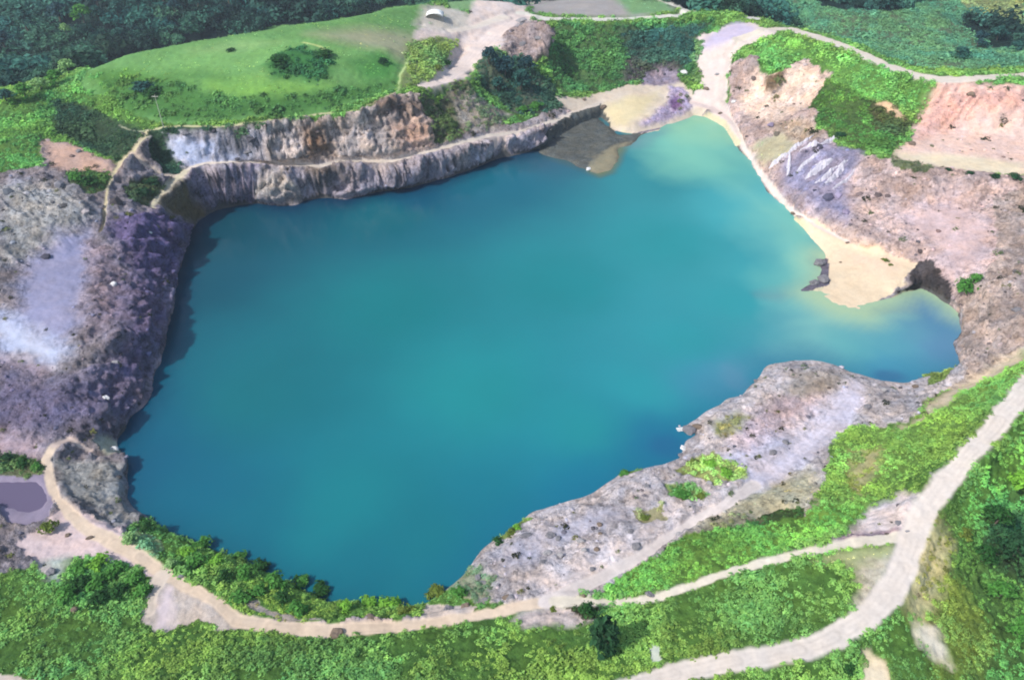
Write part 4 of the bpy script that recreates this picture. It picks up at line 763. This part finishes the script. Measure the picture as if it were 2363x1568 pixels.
roughF = rough[F[:, 0]]; rk = ((vegF < .4)*np.clip((roughF-.12)*2.2, 0, 1))*np.clip(1.15-slope[F[:, 0]]*3.2, .12, 1); colF = col
scatter('loose_stones', 0, .17, .22, T_ROCK, 'loose stones and rubble lying on the bare quarry slopes', True, .5, .1, None, 1, colF*.86, rk, 1.9)
scatter('dark_rubble', 0, .022, .30, T_ROCK, 'dark broken rock lying in patches on the bare ground', True, .45, .1, None, 1, colF*.5, ((vegF < .3)*(roughF > .16)*(roughF < .62)*(PZ[F[:, 0]] > .8)), 3.0)
# stray weeds on bare ground
zw = np.zeros(n); vsave = vcol.copy(); vcol[:] = lin((92, 108, 62)); wk = (vegF < .3)*(roughF > .14)*(roughF < .75)*(fy > 60)*(PZ[F[:, 0]] > 1.3)*(slope[F[:, 0]] < .3)
scatter('stray_weeds', 0, .045, .55, T_SCRUB, 'stray weeds and small tufts on the bare quarry ground', True, .4, .15, None, 1.0, None, wk, 2.6)
vcol[:] = vsave

def surf(x, y):
    """height of the finished, weathered ground at x, y"""
    j = int(np.clip(np.searchsorted(ys, y), 6, nr-7)); i = int(np.clip(np.searchsorted(us, x/W[j]), 6, nc-7))
    k = I[j-6:j+7, i-6:i+7].ravel(); dd_ = (PX[k]-x)**2+(PY[k]-y)**2; return float(PZ[k[np.argmin(dd_)]])
# ---------------------------------------------------------------- single trees and bushes
LC = {k: leaf_material('foliage_'+k, None, tuple(lin(v)*ALB*1.4)) for k, v in dict(dark=(40,78,48), teal=(48,92,84), blue=(40,74,80), mid=(78,134,58), bright=(118,172,62), pale=(138,176,112), olive=(104,122,52), deep=(44,88,40)).items()}
MBARK = plain('bark', (.10, .08, .06), .9, .3, 4)
def tube(pts, rad, k=6):
    V = []; Fq = []
    for i, (p, r) in enumerate(zip(pts, rad)):
        for j in range(k):
            a = 6.2832*j/k; V.append((p[0]+r*math.cos(a), p[1]+r*math.sin(a), p[2]))
        if i:
            for j in range(k): Fq.append(((i-1)*k+j, (i-1)*k+(j+1) % k, i*k+(j+1) % k, i*k+j))
    return V, Fq
def stem_mesh(name, h, r, seed, limbs=4):
    q = np.random.default_rng(seed); V = []; Fq = []
    def add(P, Rr):
        v, f = tube(P, Rr, 6); k = len(V); V.extend(v); Fq.extend([tuple(i+k for i in g) for g in f])
    add([(0, 0, -.4*r), (q.normal()*.03, q.normal()*.03, h*.4), (q.normal()*.06, q.normal()*.06, h*.8), (q.normal()*.08, q.normal()*.08, h)], [r*1.3, r, r*.6, r*.15])
    for i in range(limbs):
        a = 6.28*i/limbs+q.random(); z = h*(.35+.4*q.random()); l = h*.45
        add([(0, 0, z), (math.cos(a)*l*.5, math.sin(a)*l*.5, z+l*.3), (math.cos(a)*l, math.sin(a)*l, z+l*.5)], [r*.5, r*.3, r*.08])
    me = bpy.data.meshes.new(name); me.from_pydata(V, [], Fq); me.materials.append(MBARK); return me
BUSH = [np_mesh('bush_crown', *crown_cloud(8, .5, .34, 100+s, 30, .085, .10, .3), LC['mid'], False) for s in range(4)]
TREE = [np_mesh('tree_crown', *crown_cloud(15, .48, .52, 200+s, 34, .07, .30, .5), LC['mid'], False) for s in range(4)]
TALL = np_mesh('tree_crown', *crown_cloud(22, .5, .72, 301, 30, .10, .16, .45), LC['dark'], False)
BSTEM = stem_mesh('bush_stem', .34, .03, 5, 5); TSTEM = stem_mesh('tree_trunk', .78, .03, 6, 5)
def link_copy(src_name, me, parent, mt=None):
    o = bpy.data.objects.new(src_name, me); C.objects.link(o); o.parent = parent
    if mt is not None: o.material_slots[0].link = 'OBJECT'; o.material_slots[0].material = mt
    return o
def plant(kind, px, py, wd, ht, colour, label, cat, group=None, seed=0, z=None):
    """px, py: where the foot stands in the view; wd, ht metres"""
    p = hit(px, py); e = bpy.data.objects.new(kind, None); C.objects.link(e); e.location = (p[0], p[1], max(surf(p[0], p[1]), .05)-.1)
    e.rotation_euler = (0, 0, seed*1.7); e.scale = (wd, wd, ht); e['label'] = label; e['category'] = cat
    if group: e['group'] = group
    if cat == 'bush': link_copy('crown', BUSH[seed % 4], e, LC[colour]); link_copy('stem', BSTEM, e)
    elif ht > wd*1.5: link_copy('crown', TALL, e, LC[colour]); link_copy('trunk', TSTEM, e)
    else: link_copy('crown', TREE[seed % 4], e, LC[colour]); link_copy('trunk', TSTEM, e)
    return e
def Z(o, zx, zy):
    ox, oy = dict(A=(2000,1988), B=(2996,1988), C=(2996,1300), D=(2996,0), E=(2996,650), G=(0,650), H=(0,1300), I=(0,1988), J=(1000,1988), K=(2000,0), L=(1000,0), M=(2100,1400), N=(0,0))[o]
    return ox*.5769+.2685*zx, oy*.5769+.2685*zy
PL = [
 ('tree', 1388, 1502, 4.6, 8.5, 'dark', 'lone dark narrow tree standing in the bright scrub below the curving upper path', 'tree'),
 ('tree', 1352, 1428, 3.4, 3.2, 'deep', 'low dark green tree in the shaded hollow just left of the lone narrow tree', 'tree'),
 ('bush', 2222, 690, 6.5, 5.0, 'mid', 'big round green bush on the shore right of the dark rock face', 'bush'),
 ('bush', 2243, 665, 4.5, 4.0, 'mid', 'smaller green bush tucked behind the big round bush on the right shore', 'bush'),
 ('bush', 112, 1222, 3.6, 3.8, 'olive', 'dark olive bush standing alone beside the purple pool', 'bush'),
 ('bush', 342, 1222, 3.0, 2.6, 'deep', 'dark round bush at the lake edge where the lower left path nears the water', 'bush'),
 ('bush', 303, 1250, 3.4, 2.2, 'pale', 'pale green bush between the lower left path and the lake', 'bush'),
 ('bush', 395, 1310, 2.8, 1.8, 'pale', 'pale grey green bush beside the path bend above the fork', 'bush'),
 ('bush', 1175, 1232, 2.6, 1.8, 'olive', 'yellow green bush on the shore rocks at the lake corner', 'bush'),
 ('bush', 1150, 1250, 2.4, 1.6, 'deep', 'darker low bush hanging over the water below the yellow green one', 'bush'),
 ('bush', 1195, 1218, 2.0, 1.3, 'bright', 'small bright bush at the upper end of the shore bush row', 'bush'),
 ('bush', 1640, 1075, 3.6, 2.2, 'bright', 'bright yellow green bush in the middle of the stony spit', 'bush'),
 ('bush', 1672, 1098, 3.4, 2.0, 'bright', 'bright bush downhill and right of its twin on the stony spit', 'bush'),
 ('bush', 1605, 1068, 2.8, 1.4, 'olive', 'flat yellowish bush left of the bright bushes on the stony spit', 'bush'),
 ('bush', 1575, 1142, 3.6, 1.8, 'mid', 'dark green flat bush in the hollow below the bright spit bushes', 'bush'),
 ('bush', 1618, 1150, 2.4, 1.2, 'olive', 'thin olive bush at the right end of the hollow on the spit', 'bush'),
 ('bush', 2043, 603, 2.4, 1.3, 'olive', 'small yellow brown bush alone on the sand bank', 'bush'),
 ('bush', 2055, 612, 1.4, .9, 'olive', 'tiny brown tuft of a bush trailing below the one on the sand bank', 'bush'),
 ('bush', 1490, 1192, 2.2, 1.1, 'olive', 'small olive bush amid the stones left of the pale track', 'bush'),
 ('bush', 1442, 1094, 2.6, 1.5, 'mid', 'low green bush on the rim of the water at the spit inlet', 'bush'),
 ('tree', 1130, 160, 7, 7, 'blue', 'blue green tree at the head of the gully below the pink slope', 'tree'),
 ('tree', 1165, 185, 9, 8.5, 'blue', 'large blue green tree in the middle of the gully cluster', 'tree'),
 ('tree', 1200, 215, 9, 8, 'teal', 'teal tree low in the gully cluster near the terrace path', 'tree'),
 ('tree', 1215, 178, 7, 7, 'blue', 'dark tree at the right edge of the gully cluster under the grey crag', 'tree'),
 ('tree', 1150, 215, 6, 5.5, 'teal', 'small teal tree at the left foot of the gully cluster', 'tree'),
 ('bush', 1235, 250, 7, 3.6, 'mid', 'broad green bush just above the terrace path at the sand spit', 'bush'),
 ('bush', 1205, 258, 5, 3, 'mid', 'green bush left of the broad one above the terrace path', 'bush'),
 ('bush', 885, 146, 5, 3, 'dark', 'single dark bush on the meadow left of the dry patch', 'bush'),
 ('bush', 535, 120, 3.4, 2, 'dark', 'small dark bush on the meadow crest left of the mound', 'bush'),
 ('bush', 640, 142, 8, 3.5, 'deep', 'dark bush at the left end of the round meadow mound', 'bush'),
 ('bush', 745, 128, 8, 3.2, 'deep', 'dark bush on the right shoulder of the meadow mound', 'bush'),
 ('bush', 330, 205, 9, 4, 'teal', 'dark bluish bush low on the left side of the meadow', 'bush'),
 ('bush', 360, 218, 8, 3.5, 'deep', 'dark bush below the bluish one on the left side of the meadow', 'bush'),
 ('bush', 1010, 162, 5, 3.4, 'olive', 'olive bush above the pink landslip near the meadow corner', 'bush'),
 ('bush', 1030, 150, 4.4, 3, 'deep', 'dark bush beside the gully head on the meadow corner', 'bush'),
 ('bush', 1275, 1405, 1.6, .8, 'olive', 'low dry bush on the cut bank left of the shaded hollow', 'bush'),
 ('bush', 60, 1070, 3.2, 2.4, 'deep', 'dark green bush on the bank above the purple pool', 'bush'),
 ('bush', 85, 1082, 2.6, 2, 'mid', 'lighter green bush beside the path above the purple pool', 'bush'),
 ('bush', 15, 1065, 3.2, 2.6, 'dark', 'darkest bush at the left frame edge above the purple pool', 'bush'),
 ('bush', 205, 425, 6, 3.5, 'deep', 'dark bush patch in the dip below the pink slope at left', 'bush'),
 ('bush', 180, 415, 5, 3, 'mid', 'green bush at the left of the dip below the pink slope', 'bush'),
 ('bush', 325, 450, 6, 3.4, 'dark', 'dark bush on the bank between the two narrow left paths', 'bush'),
 ('bush', 350, 430, 5, 3, 'dark', 'dark bush close to the forked sandy path above the cove', 'bush'),
 ('tree', 2290, 1215, 5, 5, 'deep', 'big deep green tree right of the road in the shaded dip', 'tree'),
 ('tree', 2330, 1290, 6, 5.5, 'dark', 'darkest tree at the right frame edge in the shaded dip', 'tree'),
 ('tree', 2262, 1300, 4.4, 4, 'deep', 'leaning green tree nearest the road in the shaded dip', 'tree'),
 ('tree', 2340, 1130, 5, 4.5, 'bright', 'bright topped tree at the right frame edge above the dip', 'tree'),
 ('tree', 2300, 1380, 4.4, 4, 'mid', 'tree below the dark dip among pale stalks', 'tree'),
 ('tree', 2345, 1470, 4.6, 4.5, 'mid', 'green tree low on the right frame edge', 'tree'),
 ('bush', 2225, 1240, 3, 2, 'olive', 'dry olive bush beside the big road where it narrows', 'bush'),
 ('bush', 1960, 1548, 2.6, 1.8, 'deep', 'dark round bush below the road at the bottom edge', 'bush'),
 ('bush', 2235, 410+0, 3.4, 1.8, 'dark', 'dark bush on the pit rim near the right frame edge', 'bush'),
 ('bush', 2290, 412, 4, 2, 'dark', 'second dark bush on the pit rim nearer the right frame edge', 'bush'),
 ('bush', 2340, 418, 4.4, 2.4, 'dark', 'last dark bush of the pit rim row touching the right frame edge', 'bush'),
 ('bush', 2190, 396, 2.6, 1.4, 'dark', 'small dark bush on the pit rim left of the row', 'bush'),
 ('bush', 1940, 315, 5, 2.4, 'dark', 'dark brown green bush at the top of the ribbed grey rock', 'bush'),
 ('tree', 2255, 110, 9, 7, 'blue', 'blue grey tree on the slope beyond the far right road', 'tree'),
 ('tree', 2300, 95, 9, 7, 'teal', 'teal tree right of the blue grey one beyond the far road', 'tree'),
 ('tree', 2210, 140, 8, 5, 'teal', 'spreading teal tree nearest the far right road', 'tree'),
 ('tree', 2345, 125, 8, 6, 'teal', 'tree at the right frame edge beyond the far road', 'tree'),
]
for i, a in enumerate(PL): plant(*a[:7], a[7], a[8] if len(a) > 8 else None, i)
EDGE = [(215,118,11,9,'mid'),(250,112,9,8,'teal'),(292,98,10,8,'teal'),(335,80,10,8,'teal'),(160,175,7,6,'pale'),(182,160,6,6,'pale'),(130,196,7,5,'mid'),(95,212,7,5,'pale'),(60,228,7,5,'mid'),(420,88,9,7,'blue'),(390,50,11,9,'teal'),(470,70,10,7,'teal'),(540,60,10,8,'blue'),(20,238,7,5,'teal'),(240,60,12,10,'blue'),(160,110,12,10,'blue'),(90,140,12,10,'teal'),(40,180,11,9,'blue'),(610,45,10,7,'teal'),(680,40,9,6,'teal')]
EL = ['tall light green tree at the left corner where the forest meets the meadow','teal tree right of the tall light green one at the forest edge','teal tree just behind the left meadow crest','tree behind the meadow crest with the deep blue forest above it','pale topped tree at the lower left tip of the meadow','pale small tree above the meadow tip, against the dark forest','green tree in the hedge running left from the meadow tip','pale tree midway along the hedge left of the meadow','green tree in the hedge above the bright left hillside','dark blue green tree close behind the middle of the meadow crest','large teal tree in the forest above the left meadow crest','teal tree behind the meadow crest left of its highest point','blue green tree behind the highest point of the meadow crest','hedge tree at the left frame edge over the bright hillside','large bluish tree deep in the forest at upper left','large bluish tree in the forest left of the light green one','teal tree in the forest above the hedge','large blue tree in the forest at the left frame edge','teal tree behind the falling right part of the meadow crest','last teal tree behind the meadow crest before the pale wood']
for i, (q, l) in enumerate(zip(EDGE, EL)): plant('tree', *q, l, 'tree', None, i)
# bush belts of the near shore
BEL = [(430,1275,'bright'),(470,1262,'mid'),(452,1305,'mid'),(500,1300,'bright'),(540,1290,'mid'),(520,1335,'deep'),(570,1330,'mid'),(600,1315,'deep'),(590,1370,'mid'),(640,1350,'mid'),(660,1385,'deep'),(700,1350,'mid'),(735,1375,'deep'),(690,1410,'mid'),(560,1385,'mid'),(800,1405,'bright'),(850,1400,'bright'),(900,1398,'bright'),(940,1412,'olive'),(1010,1372,'olive'),(1060,1375,'mid')]
BLL = ['bright bush at the left end of the belt between lower left path and lake','green bush at the water side of the left end of the near shore belt','bush right beside the path at the left end of the near shore belt','bright bush behind the path bend in the near shore belt','bush on the water side a little right of the bright belt bush','deep green bush on the path side in the left half of the belt',
 'bush in the very middle of the near shore belt','dark bush overhanging the water in the middle of the belt','green bush beside the path in the middle of the belt','bush left of the small rocky drop at the water in the belt','dark bush on the path side right of the belt middle','green bush on the outward bulge of the belt into the water','dark bush at the rocky corner where the belt meets the bottom cove','green bush touching the path at the right end of the belt','bush in the dip of the belt just above the muddy path',
 'bright bush at the left corner of the bottom cove','bright yellow green bush at the lowest point of the lake','yellow green bush right of the lowest point of the lake','olive bush where the bottom cove shore starts to climb','olive bush next to the grey rubble of the right shore','green bush nearest the grey rubble at the bottom cove']
for i, (x, y, k) in enumerate(BEL):
    plant('bush', x, y, 3.2+(i*7 % 5)*.35, 2.2+(i*3 % 4)*.3, k, BLL[i], 'bush', 'bushes along the near shore', i)
THL = ['green bush at the top left of the round thicket inside the path bend','bright bush on the top edge of the round thicket','green bush of the round thicket nearest the pink ground on its right shoulder','green bush at the right tip of the round thicket','dark bush in the left half of the round thicket','green bush in the centre of the round thicket','dark bush right of the centre of the round thicket','bush on the lower right edge of the round thicket above the fork','darkest bush on the bottom edge of the round thicket','green bush at the bottom left of the round thicket']
for i, (x, y, k) in enumerate([(190,1310,'mid'),(230,1305,'bright'),(270,1325,'mid'),(310,1345,'mid'),(180,1350,'deep'),(230,1350,'mid'),(280,1375,'deep'),(330,1370,'mid'),(220,1390,'deep'),(160,1380,'mid')]):
    plant('bush', x, y, 4.2, 2.9, k, THL[i], 'bush', 'bushes of the round thicket', i)

# ---------------------------------------------------------------- boulders
MR = dict(grey=plain('grey_boulder_stone', (.30,.29,.30)), dark=plain('dark_boulder_stone', (.17,.165,.18)), pale=plain('pale_boulder_stone', (.62,.62,.62)), brown=plain('brown_boulder_stone', (.16,.12,.09)), purple=plain('purple_boulder_stone', (.24,.20,.30)))
RM = [rock_mesh(40+s, 2, .38, MR['grey'], 'boulder') for s in range(5)]
BO = [('A',430,335,1.5,'dark','large dark boulder on the stony flat left of the pink soil'),('A',500,365,1.1,'dark','smaller dark boulder touching the large one on the stony flat'),('A',230,340,1.4,'dark','long dark boulder beside the smooth bluish rock sheet'),
 ('A',855,250,1.0,'brown','brown boulder on the pink soil of the stony flat, upper of two'),('A',860,325,.9,'brown','brown boulder on the pink soil, lower of two'),('A',1120,310,1.1,'dark','dark boulder left of the olive tufts beside the pale track'),
 ('A',1165,450,1.4,'dark','dark grey boulder right beside the pale diagonal track'),('A',690,400,1.2,'grey','grey boulder in the rubble patch below the brown boulders'),('A',830,455,1.0,'brown','olive brown boulder at the right of the rubble patch'),('A',720,480,1.0,'grey','low grey boulder at the bottom of the rubble patch'),
 ('A',365,575,1.2,'dark','dark boulder at the lower end of the rubble near the bluish rock sheet'),('A',790,640,.9,'dark','small lone dark boulder on the smooth pinkish ground'),('A',60,880,1.3,'brown','dark brown boulder near the lower path at the stony flat'),('A',1540,325,1.2,'grey','grey boulder at the green edge right of the pale track'),
 ('A',715,860,.9,'brown','brown boulder at the left tip of the green bank by the path fork'),('A',1280,850,1.2,'dark','dark boulder between the green bank and the upper path'),('A',1265,155,.8,'dark','small dark boulder among the olive tufts'),('A',410,490,1.3,'grey','grey boulder cluster stone in the middle of the stony flat'),('A',520,510,1.1,'grey','grey stone right of the cluster in the middle of the stony flat'),
 ('J',1030,1068,1.6,'brown','dark brown boulder on the upper edge of the lower path'),('J',740,1172,1.6,'brown','brown mound of rock on the lower edge of the lower path'),('J',1960,700,1.2,'dark','dark boulder above the smooth bluish rock near the shore'),('J',2010,730,1.1,'dark','dark boulder a step inland of its neighbour near the shore'),('J',2030,880,1.0,'dark','dark boulder among the weeds at the bottom shore'),('J',2240,885,1.1,'dark','flat dark boulder above the lower path bend'),
 ('J',1700,975,1.4,'dark','dark rock outcrop under the grey weeds at the bottom shore'),('J',1850,945,1.3,'brown','brown rock outcrop right of the dark one at the bottom shore'),
 ('K',885,930,2.0,'brown','dark rock at the left end of the yellow sand plateau'),('K',720,858,1.6,'brown','brown rock on the small path down to the yellow plateau'),('K',1770,770,2.0,'brown','brown flat rock on the dirt road where it meets the beach'),('K',1862,645,1.6,'grey','small grey rock alone on the broad dirt road'),('K',2005,895,2.2,'pale','pale topped rock right of the narrow road above the lake'),
 ('K',1890,985,1.6,'brown','brown rock at the road edge just above the yellow water'),('K',2320,1110,2.0,'purple','purple rock on the pink slope right of the lake road'),('K',1580,650,2.6,'pale','bright white rock beside the purple mound at the far shore'),('K',760,1465,1.5,'pale','white rock at the tip of the submerged grey shoal'),
 ('E',835,440,2.0,'purple','purple boulder on the grey slope above the beach road'),('E',845,700,1.0,'brown','small brown rock at the upper edge of the sand bank'),('E',2285,1300,1.8,'dark','dark rock on the slope at the right frame edge above the bay'),('E',785,860,.8,'brown','small stone lying in the middle of the sand bank'),('E',380,430,1.5,'brown','reddish rock where the lake road meets the sand bank'),
 ('B',1270,250,1.1,'dark','dark rock beside the road fork'),('B',1355,300,.6,'grey','small grey stone on the road at the fork'),('D',1400,1245,2.2,'brown','long brown rock at the entrance of the pink sand pit'),('D',1890,860,2.4,'brown','reddish brown rock high in the pink sand pit'),('D',180,1110,1.4,'purple','purple stone on the rough slope above the lake road'),
 ('C',1012,715,1.3,'dark','dark boulder on the pale tongue right of the lilac track'),('C',1420,545,1.2,'brown','brown boulder near the bay end of the stony tongue'),('C',1150,580,1.2,'grey','grey boulder on the narrow neck above the bay'),('C',310,1020,1.4,'dark','dark boulder at the left edge of the lilac track, upper of two'),('C',200,1115,1.5,'dark','dark boulder at the left edge of the lilac track, lower of two'),
 ('M',1045,1190,1.2,'dark','round dark boulder on the bluish ground below the inlet'),('M',1345,690,1.5,'pale','white rock at the very tip of the small point by the inlet'),('M',1410,700,2.4,'dark','dark rock behind the white tip of the small point'),('M',1490,672,2.0,'brown','brown rock inland of the dark one on the small point'),('M',1358,850,1.3,'pale','white rounded rock on the inlet shore'),('M',1342,905,1.1,'dark','dark rock right below the white rounded one at the inlet'),
 ('M',1990,270,1.3,'dark','dark shore rock on the left side of the stony tongue'),('M',1740,450,1.1,'grey','grey shore rock between the small point and the tongue'),('M',1580,1150,1.1,'grey','grey boulder between the green hollow and the bright bushes'),
 ('I',440,655,1.5,'dark','dark boulder in the pale patch at the lower left scrub'),('I',585,330,.9,'brown','brown stone on the pink ground, left of two'),('I',772,350,.9,'brown','brown stone on the pink ground, right of two'),('I',640,975,1.3,'brown','brown rock in the small clearing of the lower left scrub'),('I',1560,690,1.0,'dark','dark flat rock on the upper side of the path after the fork'),
 ('E',600,880,3.0,'dark','dark low rock standing in the shallows left of the sand bank'),('E',640,1010,3.4,'dark','broad dark rock at the water edge of the sand bank'),('E',560,1040,2.4,'dark','dark rock farther out in the shallows beside the sand bank'),('G',990,1085,1.4,'pale','pale boulder on the purple slope of the left quarry wall'),('G',1310,700,1.5,'pale','pale block high on the purple left wall'),('H',930,670,1.2,'pale','pale block low on the dark left wall'),('H',1010,375,1.6,'grey','grey ledge block in the middle of the left wall'),('H',985,1065,1.6,'pale','pale greenish rock on the shore at the foot of the left wall'),
 ('N',680,1310,1.6,'dark','dark rock on the pink slope at the left'),('N',2130,1320,2.0,'dark','dark block in the bluish upper back cliff'),('N',1600,1200,2.0,'dark','dark overhanging block at the top of the bluish back cliff'),('L',140,1305,1.5,'dark','small dark block on the grey part of the back cliff'),
 ('L',2330,200,3.2,'grey','dark crag block beside the pink slope top'),('L',2340,400,2.6,'dark','shaded crag block below the top one'),('K',330,410,3.4,'dark','large shaded crag at the edge of the green slope'),('K',190,250,3.0,'dark','dark crag under the far road bend')]
for i, (w_, zx, zy, sz, k, l) in enumerate(BO):
    p = hit(*Z(w_, zx, zy)); o = bpy.data.objects.new('boulder', RM[i % 5]); C.objects.link(o)
    rr = random.Random(i); sz *= .78; o.location = (p[0], p[1], max(surf(p[0], p[1]), 0)+sz*.14); o.scale = (sz*rr.uniform(.8, 1.2)*.8, sz*rr.uniform(.6, .9)*.8, sz*rr.uniform(.55, .9)*.8); o.rotation_euler = (rr.uniform(-.2, .2), rr.uniform(-.2, .2), rr.uniform(-.5, .5))
    o.material_slots[0].link = 'OBJECT'; o.material_slots[0].material = MR[k]; o['label'] = l; o['category'] = 'boulder'; o['group'] = 'boulders scattered round the quarry'

# ---------------------------------------------------------------- long ribs of tilted slate on the right slope
MSL = plain('slate_rib_stone', tuple(lin((214,210,222))*ALB), .9, .2, .8)
def rib(a, b, wd, hh, label, seed):
    A, B = hit(*a), hit(*b); N = 26; r = np.random.default_rng(seed); V = []; Fq = []
    dx = (B-A)[:2]; L = np.linalg.norm(dx); sd_ = np.array([-dx[1], dx[0]])/L; ph = r.random()*6
    for i in range(N):
        t_ = i/(N-1); p = A[:2]+dx*t_+sd_*math.sin(t_*5+ph)*.25; tp = math.sin(math.pi*min(1, t_*1.02+.04))**.6; ww = wd*tp*(.8+.4*r.random()); h0 = surf(p[0], p[1])
        for s_, z in ((-1, -.5), (-.45, .55*hh*tp*(.6+.6*r.random())), (.1, hh*tp*(.7+.5*r.random())), (.55, .5*hh*tp), (1, -.5)):
            q = p+sd_*s_*ww; V.append((q[0]-A[0], q[1]-A[1], h0+z-A[2]))
        if i:
            k = (i-1)*5
            for j in range(4): Fq.append((k+j, k+j+1, k+j+6, k+j+5))
    me = bpy.data.meshes.new('slate_rib'); me.from_pydata(V, [], Fq); me.materials.append(MSL); o = top('slate_rib', me, None, label, 'rock ridge', 'slate ribs on the right quarry slope', tuple(A))
for i, (x0, y0, x1, y1, wd, l) in enumerate([(170,1435,420,1300,1.2,'lowest left slate rib, short and pinkish, next to the lake road'),(330,1520,352,1335,.9,'slate rib running steeply uphill out of line with the others'),(300,1390,560,1185,1.1,'long slate rib at the left side of the ribbed slope'),
  (425,1335,650,1240,.9,'short upper slate rib near the dark bush'),(400,1500,610,1330,1.1,'slate rib in the middle of the dark gully'),(470,1545,740,1370,1.2,'broad slate rib crossing the lilac rock'),(560,1590,790,1420,.9,'slate rib below the broad one'),(640,1600,880,1350,1.3,'longest slate rib reaching up to the brown rim'),
  (720,1640,930,1450,.8,'thin slate rib at the right end of the ribbed slope'),(520,1470,690,1390,.7,'thin slate rib tucked between two longer ones'),(610,1260,770,1190,.9,'highest slate rib under the green hill')]):
    rib(Z('D', x0, y0), Z('D', x1, y1), wd*.85, wd*1.15, l, i)

# ---------------------------------------------------------------- shelter and pole
p = hit(1004, 42); p[2] = surf(p[0], p[1]); e = bpy.data.objects.new('shelter', None); C.objects.link(e); e.location = p; e.scale = (.75, .75, .75); e['label'] = 'small white domed shelter on the dry ground at the far end of the meadow'; e['category'] = 'shelter'
MW = plain('white_canvas', (.78,.80,.78), .7, .06, 1); MP = plain('grey_post_wood', (.20,.17,.14))
V = []; Fq = []
for i in range(9):
    a = math.pi*i/8
    for j in range(7): u = (j/6-.5)*2; V.append((math.cos(a)*4.2, u*3.4, 1.5+math.sin(a)*2.6*(1-.35*u*u)))
for i in range(8):
    for j in range(6): Fq.append((i*7+j, i*7+j+1, (i+1)*7+j+1, (i+1)*7+j))
me = bpy.data.meshes.new('canopy'); me.from_pydata(V, [], Fq); me.materials.append(MW); me.polygons.foreach_set('use_smooth', np.full(len(me.polygons), True)); cnp = link_copy('canopy', me, e); sm_ = cnp.modifiers.new('thick', 'SOLIDIFY'); sm_.thickness = .12
v, f = tube([(0, 0, -.3), (0, 0, 1.9)], [.12, .10], 6); pm = bpy.data.meshes.new('post'); pm.from_pydata(v, [], f); pm.materials.append(MP)
for x in (-4.1, 4.1):
    for y in (-3.1, 3.1): q = link_copy('post', pm, e); q.location = (x, y, 0)
me = bpy.data.meshes.new('back_wall'); me.from_pydata([(-4, 3.3, 0), (4, 3.3, 0), (4, 3.3, 2), (-4, 3.3, 2), (-4, 3.2, 0), (4, 3.2, 0), (4, 3.2, 2), (-4, 3.2, 2)], [], [(0, 1, 2, 3), (7, 6, 5, 4), (0, 4, 5, 1), (3, 2, 6, 7), (1, 5, 6, 2), (0, 3, 7, 4)]); me.materials.append(MW); link_copy('back_wall', me, e)
p = hit(380, 302); p[2] = surf(p[0], p[1]); e = bpy.data.objects.new('pole', None); C.objects.link(e); e.location = p; e['label'] = 'thin pale pole standing beside the rim path at the left end of the back cliff'; e['category'] = 'pole'
MPL = plain('weathered_pole', (.5,.5,.42)); v, f = tube([(0, 0, -.5), (0, 0, 5), (0, 0, 9.5)], [.11, .09, .06], 8); me = bpy.data.meshes.new('shaft'); me.from_pydata(v, [], f); me.materials.append(MPL); link_copy('shaft', me, e)
me = bpy.data.meshes.new('crossbar'); bxv = [(x, y, z) for x in (-.9, .9) for y in (-.06, .06) for z in (8.9, 9.05)]; me.from_pydata(bxv, [], [(0,1,3,2),(4,6,7,5),(0,4,5,1),(2,3,7,6),(0,2,6,4),(1,5,7,3)]); me.materials.append(MPL); link_copy('crossbar', me, e)

# ---------------------------------------------------------------- haze
bpy_v = [(x, y, z) for x in (-7000, 7000) for y in (-1500, 7000) for z in (-60, 112)]
me = bpy.data.meshes.new('haze'); me.from_pydata(bpy_v, [], [(0,1,3,2),(4,6,7,5),(0,4,5,1),(2,3,7,6),(0,2,6,4),(1,5,7,3)])
m = bpy.data.materials.new('haze_air'); m.use_nodes = True; t = m.node_tree; t.nodes.remove(t.nodes['Principled BSDF']); pv = t.nodes.new('ShaderNodeVolumePrincipled')
pv.inputs['Color'].default_value = (.74, .88, 1, 1); pv.inputs['Density'].default_value = .00022; pv.inputs['Anisotropy'].default_value = .2; link(t, pv.outputs[0], t.nodes['Material Output'].inputs['Volume']); me.materials.append(m)
top('haze', me, 'stuff', 'thin bluish haze in the air over the valley')
